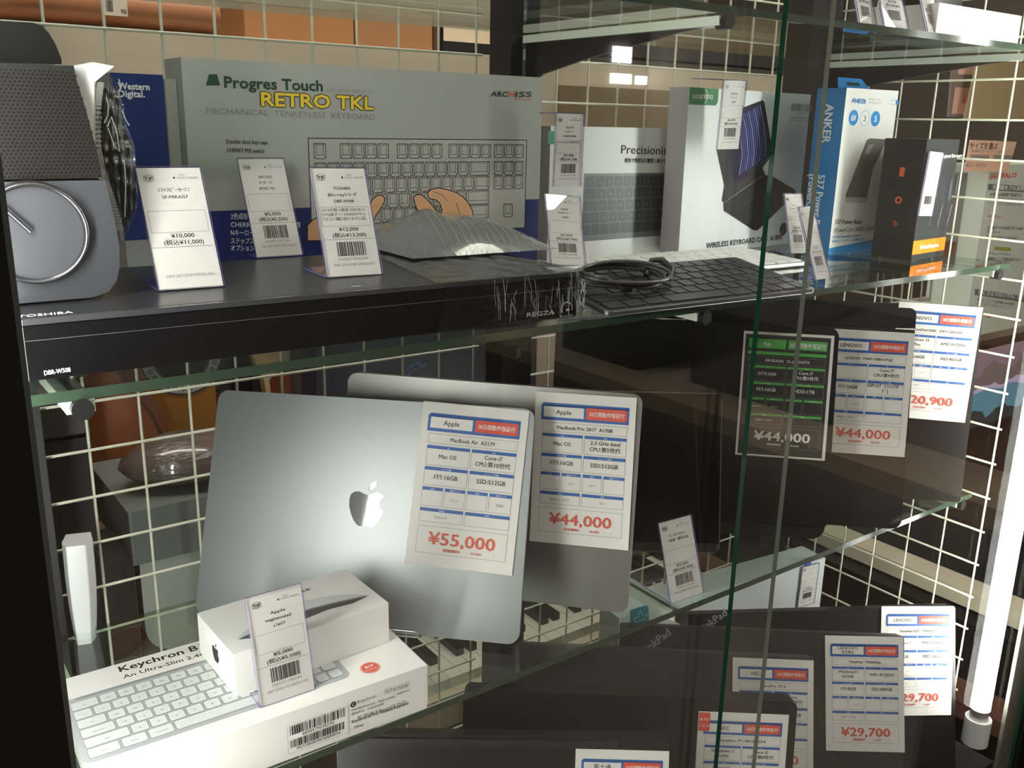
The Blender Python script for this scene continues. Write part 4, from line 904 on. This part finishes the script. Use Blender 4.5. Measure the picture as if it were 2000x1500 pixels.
# coiled cable lying on the black keyboard
t = thing('usb_cable', 'coiled dark grey cable with a metal plug on the black keyboard', 'cable', BKM @ T((.063, .062, .0080)))
a = MB(); pts = []
for k in range(150):
    w = 2 * math.pi * 3.6 * k / 149; ph = k / 149
    pts.append((.049 * math.cos(w) * (1 + .06 * math.sin(3 * ph * 6)), .034 * math.sin(w) * (1 - .08 * ph) + .004 * math.sin(5 * ph), .0022 + .0105 * ph + .0012 * math.sin(2 * w)))
pts += [(pts[-1][0] + .006 * j, pts[-1][1] - .002 * j, max(.0022, pts[-1][2] - .0035 * j)) for j in range(1, 4)]
a.tube(pts, .0019, P('cable_grey', (.055, .052, .050), .3), 10); a.build('cord', t)
q = pts[-1]; a = MB(); a.box(q[0] - .001, q[0] + .008, q[1] - .004, q[1] + .004, q[2] - .002, q[2] + .002, BLACKPL); pg = a.build('plug_grip', t, bev=.0006)
a = MB(); a.box(q[0] + .008, q[0] + .0145, q[1] - .003, q[1] + .003, q[2] - .0012, q[2] + .0012, P('plug_metal', (.62, .56, .46), .3, .9)); a.build('plug', pg, label='bare metal plug')
a = MB(); a.tube([(.040, .010, .001), (.050, .016, .014), (.054, .006, .017), (.056, -.006, .012), (.052, -.010, .001)], .0035, BLACKPL, 8); a.build('cable_tie', t, label='black strap round the coil')

# ------------------------------------------------------------ long white box low at the back, and the things on the top shelf
GBM = frame(.7884 * 1.03, .8205 * 1.03, -.7285 * 1.03, -.1077)
t = carton(GBM, .4066, .0500, .0906, P('cool_white_carton', (.62, .65, .65), .4), P('cool_white_side', (.60, .63, .62), .4), 'game_box', 'long white box with a crown mark lying below the lower glass shelf', bev=.006)
pl = Plane(GBM, -.0003); a = MB()
b = [pl(1231, 1228), pl(1267, 1216), pl(1267, 1180), pl(1231, 1192)]; a.poly(b, -.0003, P('teal_badge', (.03, .22, .30), .4))
a.stroke([pl(1237, 1208), pl(1241, 1215), pl(1260, 1208), pl(1264, 1199), pl(1255, 1203), pl(1250, 1192), pl(1246, 1205), pl(1237, 1208)], .0008, -.0005, WINK)
b = [pl(1570, 1112), pl(1584, 1107), pl(1584, 1087), pl(1570, 1091)]; a.poly(b, -.0003, P('blue_badge', (.06, .10, .45), .4))
a.build('front_print', t, label='teal and blue badges')
TG = frame(.7884 * 1.03, .8205 * 1.03, -.7285 * 1.03 + .0906, -.1077, math.pi / 2); pl = Plane(TG, -.0003); a = MB()
a.stroke([pl(1528, 1060), pl(1545, 1058), pl(1556, 1056), pl(1553, 1063), pl(1560, 1062), pl(1548, 1068), pl(1538, 1070), pl(1532, 1066), pl(1528, 1060)], .0022, -.0004, INK); a.stroke([pl(1533, 1064), pl(1552, 1061)], .003, -.0004, INK)
a.build('top_print', t, GBM.inverted() @ TG, label='black crown mark on the lid')
MB().box(0, .395, 0, .045, 0, -.7504 - ZB - .0006, P('teal_dark_carton', (.02, .06, .08), .4)).build('carton', M=frame(.815, .8475, ZB + .0003, -.1077), label='dark teal box underneath the long white box', cat='box', bev=.0008)
tag(GBM @ T((.350, -.004, .0906 - .072)) @ Matrix.Rotation(.02, 4, 'Y'), .036, .070, 'white tag hanging on the right end of the long white box', '10r', '1033011740', [('ゲーム', .3)], [], '¥4,500', '(税込¥4,950)', '1033011740', '241-25', 12, stand='none')
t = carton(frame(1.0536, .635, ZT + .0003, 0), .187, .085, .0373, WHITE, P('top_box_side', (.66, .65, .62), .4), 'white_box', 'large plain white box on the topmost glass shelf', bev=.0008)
q = T((1.062, .655, ZT + .0379))
MB().box(.0, .075, .0, .055, 0, .04, BLACKPL).build('router', M=q, label='flat black device lying on the large white box', cat='device', bev=.002)
tag(frame(.918, .64, ZT, .2, .3), .045, .085, 'white tag at the top edge, left of the thick green door edge', '10r', '1033011', [('Logicool', .4)], [], '¥5,000', '(税込¥5,500)', '', '282-2511022822r251', 13, foot=.03)
tag(frame(.965, .640, ZT, .0, .35), .045, .085, 'white tag on the topmost shelf between the two glass door edges', '10r', '1033011', [('Apple', .3)], [], '¥8,000', '(税込¥8,800)', '', '252-2511121822r253', 14, foot=.03)
tag(frame(1.035, .632, ZT, .1, .35), .035, .085, 'narrow tag at the top edge right of the thin door edge', '10r', '1033011', [('Elecom', .3)], [], '¥2,000', '(税込¥2,200)', '', '282-2511022822r255', 15, foot=.03)

# ------------------------------------------------------------ the shop behind the showcase
def face_box(name, label, cat, px, Y, depth, m, side=None, bev=.002, zb=None):
    """a box whose front face spans the given corners (left, top, right, bottom in the photograph) at distance Y"""
    a = atY(px[0], px[1], Y); b = atY(px[2], px[1], Y); c = atY((px[0] + px[2]) / 2, px[3], Y)
    z0 = zb if zb is not None else c.z; x0, x1, z1 = a.x, b.x, a.z
    o = MB().box(x0, x1, 0, depth, 0, z1 - z0, m, side)
    return o, T((0, Y, z0)), (x0, x1, z0, z1), dict(name=name, label=label, cat=cat, bev=bev)
def fb(*a, **k):
    o, M, e, d = face_box(*a, **k); return o.build(d['name'], M=M, label=d['label'], cat=d['cat'], bev=d['bev'])
WOODL = P('pale_board', (.56, .50, .38), .6, noise=(6, (.44, .37, .26), (.4, 1, 6)))
MB().box(.02, 2.20, 0, .45, 0, .34, WOODL).build('display_board', M=T((0, 1.62, -.209)), label='pale wooden display block behind the wire back, under the tan case', cat='display block', bev=.003)
MB().box(.02, 2.20, 0, .9, 0, .05, P('counter_brown', (.07, .05, .04), .5)).build('counter_board', M=T((0, 1.62, -.260)), label='dark board carrying the pale display block behind the guitars', cat='board')
MB().box(1.29, 2.00, 0, .012, 0, .24, P('brown_shade_panel', (.20, .15, .085), .6)).build('brown_shade_panel', M=T((0, 1.606, -.16)), label='flat brown panel standing for a band of shade on the pale display block', cat='board', bev=.001)  # band of shade on the block, put in as a thin brown panel
# tan instrument case with a barcode sticker
t = thing('instrument_case', 'long tan case with a barcode sticker lying on the pale display block', 'case', T((0, 1.68, .133)))
a = MB(); n = 16
def cs(x, k): return [(x * 1.23, .050 * k * math.cos(2 * math.pi * i / n), .032 * k + .032 * k * math.sin(2 * math.pi * i / n)) for i in range(n)]
vs = cs(.02, .35) + cs(.10, .62) + cs(.24, .98) + cs(.30, 1.0) + cs(.47, .96)
a.add(vs, [(j * n + i, j * n + (i + 1) % n, (j + 1) * n + (i + 1) % n, (j + 1) * n + i) for j in range(4) for i in range(n)], P('tan_leather', (.42, .17, .07), .4), True)
a.add(cs(.47, .96), [tuple(range(n))], P('tan_leather', (.42, .17, .07), .4)); a.build('shell', t)
a = MB(); a.poly(rr(0, 0, .036, .026, .003), 0, P('sticker_cream', (.70, .64, .50), .5)); a.barcode(.004, .005, .014, .022, -.0004, INK, 3, 10); a.text('中古', .026, .004, .008, .006, -.0004, INK, .02); a.build('sticker', t, T((.392, -.0515, .017)), label='cream barcode sticker')
fb('cardboard_box', 'orange-brown cardboard box left of the pale labelled one behind the wire', 'box', (475, 6, 690, 92), 1.66, .2, P('carton_orange', (.46, .21, .07), .6), zb=.1325)
fb('cardboard_box', 'orange-brown cardboard box right of centre behind the wire', 'box', (693, 14, 845, 105), 1.66, .2, P('carton_orange2', (.42, .20, .08), .6), zb=.1325)
fb('cardboard_box', 'taller brown box between the orange boxes and the black one', 'box', (847, 20, 862, 105), 1.67, .1, P('carton_brown', (.16, .07, .03), .6), zb=.1325)
o, M, e, d = face_box('black_box', 'black box with a cream front band, left of the middle upright', 'box', (864, 28, 1010, 112), 1.66, .2, BLACKPL, zb=.1325)
t = thing('black_box', d['label'], 'box', M); o.build('body', t, bev=.002); MB().rect(e[0] + .002, .022, e[1], (e[3] - e[2]) - .020, -.001, P('cream_band', (.85, .70, .48), .6)).build('cream_band', t, label='cream front band')
o, M, e, d = face_box('dark_cabinet', 'long low dark cabinet behind the wire, right of the middle upright', 'cabinet', (1064, 104, 1600, 130), 1.69, .25, P('cabinet_dark', (.045, .04, .036), .5), zb=.1325)
o.build('dark_cabinet', M=M, label=d['label'], cat='cabinet', bev=.002)
fb('green_box', 'green box on the dark cabinet behind the middle bracket', 'box', (1072, 80, 1150, 110), 1.74, .12, P('green_carton', (.05, .20, .09), .6), zb=.164)
fb('cardboard_box', 'pale carton with two handle slots behind the middle bracket', 'box', (1152, 70, 1186, 110), 1.74, .12, P('cream_carton', (.80, .58, .34), .6), zb=.164)
fb('cardboard_box', 'tan carton just right of the slotted pale carton', 'box', (1189, 66, 1234, 112), 1.74, .12, P('tan_carton', (.60, .44, .28), .6), zb=.164)
fb('dark_cabinet', 'taller dark cabinet with pale top rail behind the wire', 'cabinet', (1238, 74, 1560, 118), 1.80, .2, P('cabinet_dark', (.045, .04, .036), .5), zb=.164)
fb('wooden_board', 'pale wooden board above the dark cabinet behind the wire', 'board', (1250, 40, 1560, 74), 1.80, .03, WOODL)
fb('wall_board', 'grey-beige panel high behind the wire on the left', 'panel', (-60, -140, 1000, 3), 2.4, .03, P('grey_beige', (.42, .38, .30), .6))
WT = P('pink_note', (.70, .52, .56), .6)

# guitars
def guitar(M, s, top, edge, label, hole=True, bridge=None, tone=None, neck=.10):
    t = thing('acoustic_guitar', label, 'guitar', M)
    half = []
    for k in range(61):
        w = k / 60; z = .49 * w
        r = .185 * (math.sin(math.pi * min(1, (w * 1.0) / .62 * .5 + .0)) ** .62 if w < .31 else 0)
        half.append((0, 0))
    ctrl = [(0, 0), (.07, .003), (.135, .03), (.175, .08), (.185, .135), (.17, .19), (.14, .235), (.122, .27), (.122, .30), (.135, .34), (.142, .385), (.128, .435), (.09, .475), (.04, .49), (0, .492)]
    pts = []
    for i in range(len(ctrl) - 1):
        p0 = ctrl[max(i - 1, 0)]; p1 = ctrl[i]; p2 = ctrl[i + 1]; p3 = ctrl[min(i + 2, len(ctrl) - 1)]
        for k in range(5):
            u = k / 5; f = lambda a, b, c, d: .5 * ((2 * b) + (-a + c) * u + (2 * a - 5 * b + 4 * c - d) * u * u + (-a + 3 * b - 3 * c + d) * u ** 3)
            pts.append((max(0, f(p0[0], p1[0], p2[0], p3[0])) * s, f(p0[1], p1[1], p2[1], p3[1]) * s))
    pts = [p for p in pts if p[0] > 1e-4] + [(0, .492 * s)]
    full = [(0, 0)] + pts + [(-x, z) for x, z in reversed(pts[:-1])]
    a = MB(); a.prism(full, 0, .095 * s, top, side=edge, back=edge); a.build('body', t, bev=.003)
    a = MB(); a.stroke([(x * .99, z) for x, z in full], .006 * s, -.0008, edge, True); a.build('binding', t, label='dark edge binding')
    if hole:
        a = MB(); a.disc(0, .315 * s, .050 * s, -.0010, P('sound_hole', (.012, .009, .007), .8), 40); a.build('sound_hole', t)
        a = MB(); a.ring(0, .315 * s, .052 * s, .074 * s, -.0012, P('rosette_light', (.50, .50, .46), .5), 48)
        for k in range(28):
            w = 2 * math.pi * k / 28; a.ring(.063 * s * math.cos(w), .315 * s + .063 * s * math.sin(w), .0025 * s, .0050 * s, -.0016, P('rosette_dark', (.05, .05, .05), .5), 6)
        a.ring(0, .315 * s, .051 * s, .053 * s, -.0016, INK, 48); a.ring(0, .315 * s, .073 * s, .0755 * s, -.0016, INK, 48); a.build('rosette', t, label='patterned ring round the sound hole')
    if bridge:
        a = MB(); a.box(-.085 * s, .085 * s, -.008, -.0005, .118 * s, .148 * s, P('bridge_black', (.02, .015, .01), .4)); bb = a.build('bridge', t, bev=.001)
        MB().box(-.055 * s, .050 * s, -.010, -.0082, .138 * s, .148 * s, P('brass', (.75, .52, .08), .25, .8)).box(-.034 * s, .036 * s, -.010, -.0082, .123 * s, .134 * s, P('brass', (.75, .52, .08), .25, .8)).build('string_wrap', bb, label='golden string windings')
    MB().box(-.026 * s, .026 * s, -.012, .012, .36 * s, (.49 + neck) * s, P('guitar_neck', (.05, .03, .02), .4)).build('neck', t, bev=.001)
    return t
ORG = P('honey_top', (.50, .22, .035), .3, noise=(3, (.42, .17, .025), (8, 1, 1)), coat=.3)
SUN = P('sunburst_top', (.42, .13, .025), .3, noise=(4, (.22, .04, .012), (1, 1, 1)), coat=.4)
c = atY(352, 700, 1.45); gs = .82
guitar(frame(c.x, 1.45, c.z - .315 * gs, -.35, .05), gs, ORG, P('guitar_side', (.10, .03, .02), .4), 'honey-coloured guitar with a patterned ring and golden bridge, lower left', True, True)
c = atY(118, 845, 1.36); guitar(frame(c.x - .015, 1.36, c.z - .135, -.35, .05), .80, SUN, P('guitar_side', (.10, .03, .02), .4), 'red-brown sunburst guitar, rightmost edge showing left of the honey one', False, False)
c = atY(592, 760, 1.5); guitar(frame(c.x, 1.5, c.z - .34, -.35, .05), .75, P('red_top', (.30, .08, .02), .3, coat=.3), P('guitar_side', (.10, .03, .02), .4), 'red-brown guitar whose waist shows above the front grey laptop', False, False)
t = thing('cream_guitar', 'cream and black instrument between the honey and red guitars', 'guitar', T((0, 1.33, 0))); pl = Plane(frame(0, 1.33, 0)); a = MB()
MB().prism([pl(492, 693), pl(548, 686), pl(540, 726), pl(526, 742), pl(530, 775), pl(522, 775), pl(515, 740)][::-1], 0, .02, P('cream_paint', (.62, .42, .20), .35)).build('body', t, label='cream horn')
MB().prism(rr(pl(436, 700)[0], pl(470, 775)[1] - .15, pl(520, 700)[0], pl(470, 690)[1], .05), .022, .045, P('black_gloss', (.018, .018, .022), .15)).build('pickguard', t, label='black part behind')

# dark lower clutter seen through the wire
CT = -.80
MB().box(-.6, 2.2, 0, 1.2, 0, .03, P('stage_brown', (.09, .075, .06), .6)).build('floor_platform', M=T((0, 1.04, -1.12)), label='dark platform behind the case under the guitars', cat='platform')
MB().box(-.5, .62, 0, .40, 0, .02, P('stage_brown2', (.11, .10, .085), .6)).build('low_counter', M=T((0, 1.04, -.70)), label='dark low counter holding the bundle and pale bin, lower left', cat='counter')
def dark_box(name, label, cat, px, Y, depth, m, zb=None, bev=.003): return fb(name, label, cat, px, Y, depth, m, zb=zb, bev=bev)
dark_box('amplifier', 'black amplifier box at the lower left behind the wire', 'amplifier', (-60, 882, 178, 1125), 1.14, .17, P('amp_black', (.017, .018, .018), .6), zb=-.679)
dark_box('brown_box', 'dull brown box standing on the black amplifier', 'box', (-40, 800, 172, 870), 1.14, .14, P('dull_brown', (.10, .08, .07), .6), bev=.002)
fb('cream_board', 'light cream board showing between guitar and wrapped bundle', 'board', (170, 925, 296, 1050), 1.585, .02, P('cream_card', (.70, .42, .20), .6), zb=-.679)
dark_box('grey_case', 'grey-green lidded crate behind the wire, lower left', 'crate', (250, 1002, 470, 1082), 1.10, .20, P('grey_green', (.13, .145, .13), .45))
a = MB()
def bundle(u, v): w = 2 * math.pi * v; k = math.sin(math.pi * min(1, max(0, u * 1.04))) ** .5; return (.26 * u, .06 * k * math.cos(w), .034 + (.034 + .006 * math.sin(9 * u)) * k * math.sin(w))
a.grid(30, 16, bundle, P('bundle_brown', (.10, .075, .065), .22, bump=(40, 1., (1, 6, 6)), coat=.7))
c = atY(248, 1002, 1.14); a.build('wrapped_bundle', M=T((c.x, 1.17, c.z + .014)), label='brown film-wrapped bundle lying on the grey-green crate', cat='bundle')
t = thing('pale_bin', 'pale round-cornered bin under the grey-green crate, lower left', 'bin', T((0, 1.14, -.679)))
x0, x1 = atY(272, 1100, 1.14).x, atY(440, 1100, 1.14).x; zt = atY(272, 1084, 1.14).z
MB().prism(rr(x0, .0, x1, zt + .679, (.04, .04, .002, .002)), 0, .15, P('pale_grey_green', (.40, .43, .38), .4)).build('tub', t, bev=.004)
dark_box('dark_case', 'dark clutter box below the amplifier, left of the pale bin', 'case', (200, 1100, 262, 1290), 1.10, .1, P('case_dark', (.035, .032, .03), .3), zb=-.679)
# navy case behind the grey laptops
t = thing('navy_case', 'dark navy case with slanted pale lettering behind the grey laptops', 'case', T((0, 1.32, 0))); pl = Plane(frame(0, 1.32, 0)); p0 = pl(615, 690); p1 = pl(1050, 690)
MB().box(p0[0], p1[0], 0, .06, pl(700, 880)[1], pl(830, 640)[1], P('navy_dark', (.012, .016, .045), .4)).build('shell', t, bev=.004)
a = MB(); a.tx(pl, 'COMPATIBLE', (794, 724), (822, 709), 7, -.001, P('pale_blue_print', (.12, .22, .45), .5), .02); a.tx(pl, 'DATA PRO SERIES', (794, 735), (834, 713), 7, -.001, P('pale_blue_print', (.12, .22, .45), .5), .02); a.build('lettering', t, label='slanted pale lettering')

# stage piano standing behind the lower shelf
t = thing('stage_piano', 'long cream stage piano with black and white keys behind the lower shelf', 'piano', T((0, 1.02, -.83)))
PC = P('piano_cream', (.40, .33, .22), .5)
MB().box(.50, 1.24, 0, .40, -.04, .012, PC).box(.50, 1.24, .155, .40, .012, .045, PC).build('case', t, bev=.002)
for k in range(30):
    x = .512 + k * .0240; MB().box(x, x + .0232, .018, .150, .012, .028, P('piano_white', (.62, .58, .48), .35)).build('white_key', t, bev=.0006)
    if k % 7 in (0, 1, 3, 4, 5): MB().box(x + .0165, x + .0305, .062, .153, .028, .040, P('piano_black', (.02, .02, .02), .25)).build('black_key', t, bev=.001)
MB().box(.50, 1.24, 0, .40, 0, .25, P('stand_brown', (.14, .10, .07), .6)).build('piano_stand', M=T((0, 1.02, -1.121)), label='brown stand under the cream stage piano', cat='stand')

# to the right of the showcase
MB().box(0, .05, 0, 2.0, 0, 2.4, P('rack_back', (.06, .048, .040), .6, noise=(4, (.035, .03, .026), (1, 1, 1)))).build('shelving_unit', M=T((2.35, .2, ZF + .001)), label='dark brown side of a shelving unit to the right of the showcase', cat='shelving unit')
def side_box(name, label, cat, px, X, depth, m, zb=None, bev=.002):
    a = atX(px[0], px[1], X); b = atX(px[2], px[1], X); c = atX((px[0] + px[2]) / 2, px[3], X); z0 = c.z if zb is None else zb
    return MB().box(0, depth, b.y, a.y, 0, a.z - z0, m).build(name, M=T((X, 0, z0)), label=label, cat=cat, bev=bev)
t = thing('router_box', 'pale grey-green box with red lettering beyond the right wire side', 'box', T((0, .92, 0))); pl = Plane(frame(0, .92, 0)); p0 = pl(1934, 322); p1 = pl(1934, 650)
MB().box(p0[0], p0[0] + .26, 0, .09, p1[1], p0[1], P('pale_green_carton', (.52, .56, .48), .45)).build('carton', t, bev=.001)
a = MB(); a.tx(pl, 'BUFFALO', (1933, 349), (1984, 346), 9, -.0006, RED, .05, .2); a.quad(pl, [(1929, 371), (2010, 376), (2010, 364), (1930, 359)], -.0005, P('grey_band', (.12, .12, .12), .5)); a.tx(pl, '光回線をフル活用!', (1937, 369), (2000, 372), 7, -.0008, WINK, .02)
for i, (s, py, m, w) in enumerate((('大容量も短時間で転送する', 382, INK, 62), ('ワイヤレスで高速通信ができます', 392, GREYINK, 66), ('インターネットも快適に使えます', 400, GREYINK, 66), ('866Mbps', 424, RED, 26), ('大容量データを高速で切り込める', 447, INK, 70), ('"Giga"ポート', 455, INK, 26), ('最大速度で通信する有線接続', 466, GREYINK, 60), ('125Mbps 300Mbps', 497, GREYINK, 50), ('接続環境によって速度は異なります', 508, INK, 70), ('目安としてご利用ください', 514, INK, 50))):
    a.tx(pl, s, (1932 - i * 1.2, py), (1932 - i * 1.2 + w, py + 2), 5, -.0006, m, .01)
a.quad(pl, [(1941, 488), (1974, 491), (1974, 484), (1942, 481)], -.0006, P('olive_print', (.30, .28, .04), .5))
a.quad(pl, [(1903, 576), (2010, 592), (2010, 580), (1904, 564)], -.0006, P('grey_band', (.12, .12, .12), .5)); a.tx(pl, 'たくさんつないでも、速い', (1909, 574), (2000, 585), 7, -.0009, WINK, .02)
a.tx(pl, '家じゅうどこでも快適なWi-Fi環境', (1908, 587), (1980, 597), 5, -.0006, INK); a.tx(pl, '高速で安定した通信をお届けします', (1907, 595), (1975, 604), 5, -.0006, GREYINK); a.tx(pl, '→', (1922, 620), (1935, 621), 5, -.0006, RED, .04)
a.build('front_print', t, label='red lettering and small print')
t = thing('size_sign', 'salmon paper sign with size guide above the pale green box', 'sign', T((0, .90, 0))); pl = Plane(frame(0, .90, 0)); a = MB()
a.prism([pl(1885, 334), pl(1968, 336), pl(1986, 277), pl(1896, 273)], 0, .002, P('salmon_paper', (.68, .40, .27), .6)); a.tx(pl, 'サイズを選ぶ', (1893, 290), (1947, 291), 10, -.0006, INK, .01); a.tx(pl, '置き場所に合わせたサイズをお選びください', (1897, 297), (1975, 299), 4, -.0006, GREYINK)
for p in (1895, 1939): a.quad(pl, [(p, 311), (p + 36, 312), (p + 37, 303), (p + 1, 302)], -.0006, P('sign_grey', (.25, .19, .15), .6))
a.tx(pl, '42~49V', (1884, 326), (1925, 327), 8, -.0006, P('sign_grey', (.25, .19, .15), .6), .02); a.build('paper', t)
t = thing('price_card', 'pink price card with a red yen mark beyond the right wire side', 'sign', T((0, .94, 0))); pl = Plane(frame(0, .94, 0)); a = MB()
a.prism([pl(1853, 228), pl(1925, 232), pl(1932, 128), pl(1862, 124)], 0.001, .004, P('card_frame', (.20, .15, .13), .6)); a.poly([pl(1859, 222), pl(1920, 226), pl(1922, 174), pl(1866, 170)], .0005, P('pink_paper', (.70, .40, .32), .6)); a.text('¥18', *pl(1879, 203), .03, .014, .0002, REDP, .04)
a.poly([pl(1872, 145), pl(1905, 147), pl(1906, 131), pl(1873, 129)], .0005, P('pink_paper', (.70, .40, .32), .6)); a.build('card', t)
t = thing('tan_plate', 'tan glossy plate overlapping the pink price card at the right edge', 'plate', T((0, .90, 0))); pl = Plane(frame(0, .90, 0)); a = MB()
a.prism([pl(1884, 233), pl(2030, 236), pl(2030, 110), pl(1908, 124)], 0, .003, P('tan_gloss', (.34, .25, .12), .12, coat=.6)); a.build('plate', t)
for i, (x0, x1, lb) in enumerate(((1880, 1893, 'leftmost'), (1896, 1908, 'middle'), (1911, 1923, 'rightmost'))):
    fb('cable_pack', f'{lb} of three upright grey cable packs beside the pale green box', 'pack', (x0, 338, x1, 470), .96, .03, P('pack_grey', (.17, .155, .145), .3))
fb('brown_pack', 'small red-brown pack under the three cable packs', 'pack', (1866, 472, 1896, 512), .96, .04, P('pack_brown', (.14, .05, .03), .3))
a = MB(); pl = Plane(frame(0, 1.0, 0))
for k in range(9): p = pl(1722 + 19 * k, 566); q = pl(1719 + 19 * k, 620); a.tube([(p[0], 0, p[1] + .03), (q[0], 0, q[1])], .0022, P('rack_wire', (.30, .26, .20), .4, .6), 6)
p = pl(1715, 600); a.tube([(p[0], 0, p[1]), (p[0] + .30, 0, p[1])], .003, P('rack_wire', (.30, .26, .20), .4, .6), 6)
a.build('rack_wires', M=T((0, 1.0, 0)), label='brownish wire rack seen under the shelf, left of the pale green box', cat='rack')
fb('beige_ledge', 'pale beige ledge between the pale green box and the screen', 'ledge', (1880, 650, 2030, 700), 1.02, .3, P('beige_ledge', (.50, .48, .38), .5))
t = thing('screen', 'screen showing purple hills over blue water beyond the right wire side', 'monitor', T((0, .90, 0))); pl = Plane(frame(0, .90, 0))
p0 = pl(1893, 690); p1 = pl(1893, 838); p2 = pl(2080, 690)
MB().box(p0[0] - .006, p2[0], .001, .02, p1[1] - .03, p0[1] + .01, BLACKPL).build('casing', t, bev=.002)
a = MB(); H_ = p0[1] - p1[1]; x0, x1 = p0[0], p2[0] - .004
def band(f0, f1, m, amp, sd):
    n = 24; r = random.Random(sd); top = [(x0 + (x1 - x0) * k / n, p1[1] + H_ * (f1 + amp * math.sin(k * .9 + sd) * .5 + amp * (r.random() - .5))) for k in range(n + 1)]
    a.poly([(x0, p1[1] + H_ * f0), (x1, p1[1] + H_ * f0)] + [(x, min(z, p0[1])) for x, z in reversed(top)], -.0002 * sd, m)
band(0, 1.0, P('screen_hills', (.19, .13, .16), .4, emit=.3), 0, 1); band(0, .75, P('screen_hills2', (.13, .10, .10), .4, emit=.3), .12, 2); band(0, .52, P('screen_lilac', (.36, .30, .44), .4, emit=.3), .05, 3); band(0, .46, P('screen_blue', (.07, .20, .27), .4, emit=.3), .06, 4); band(0, .16, P('screen_dark', (.02, .03, .035), .4, emit=.3), .08, 5)
a.build('picture', t, label='picture of purple hills and blue water')
fb('black_printer', 'black device under the screen beyond the right wire side', 'device', (1880, 856, 2060, 950), .94, .2, P('device_black', (.03, .03, .03), .35))
MB().box(0, .055, .15, 1.9, -.028, 0, P('beige_plank', (.42, .38, .28), .5)).build('low_shelf_board', M=T((1.46, 0, -.742)), label='beige shelf board running back low on the right outside the case', cat='shelf board', bev=.002)
MB().box(0, .07, .15, 1.9, -.03, 0, P('rust_plank', (.12, .05, .03), .5)).build('low_shelf_board', M=T((1.44, 0, -.93)), label='rust-brown shelf board under the beige one on the right', cat='shelf board', bev=.002)

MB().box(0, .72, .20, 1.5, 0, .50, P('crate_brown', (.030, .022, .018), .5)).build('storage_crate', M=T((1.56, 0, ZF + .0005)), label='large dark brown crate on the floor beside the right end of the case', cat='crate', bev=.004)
MB().box(0, .60, .20, 1.4, 0, .06, P('crate_black', (.014, .013, .013), .4)).build('black_case', M=T((1.60, 0, ZF + .501)), label='flat black case lying on the large dark crate at the right', cat='case', bev=.004)

# the display table behind the viewer to the right, mirrored faintly in the glass
t = thing('display_table', 'long pale wooden display table behind the viewer on the right', 'table', T((2.0, -2.0, ZF)))
MB().box(.0, .9, 0, 2.15, .50, .55, P('table_top', (.62, .48, .33), .4)).build('tabletop', t, bev=.003)
for x in (.04, .82):
    for y in (.05, 2.05): MB().box(x, x + .05, y, y + .05, 0, .50, BLACKM).build('leg', t)
for i, (x, y, w, d, h, c, nme) in enumerate(((2.15, -1.6, .5, .4, .35, (.03, .03, .035), 'black'), (2.2, -1.0, .45, .5, .25, (.05, .04, .04), 'dark grey'), (2.25, -.35, .4, .4, .3, (.25, .12, .05), 'brown'))):
    MB().box(0, w, 0, d, 0, h, P('goods%d' % i, c, .5)).build('goods_box', M=T((x, y, ZF + .5505)), label=f'{nme} goods box standing on the pale table behind the viewer', cat='box')
# glowing panels added behind the viewer to put bright reflections in the door glass
for i, (x, z, w, h) in enumerate(((4.62, .288, .19, .070), (4.63, .43, .17, .11), (4.86, .290, .10, .06))):
    MB().box(0, w, 0, .02, 0, h, P('added_glow_panel', (1, 1, 1), .5, emit=9)).build('added_glow_panel', M=T((x - .0, -4.19, z)), label=('lower', 'upper', 'right-hand')[i] + ' lit white panel added on the far wall for the door reflections', cat='sign')
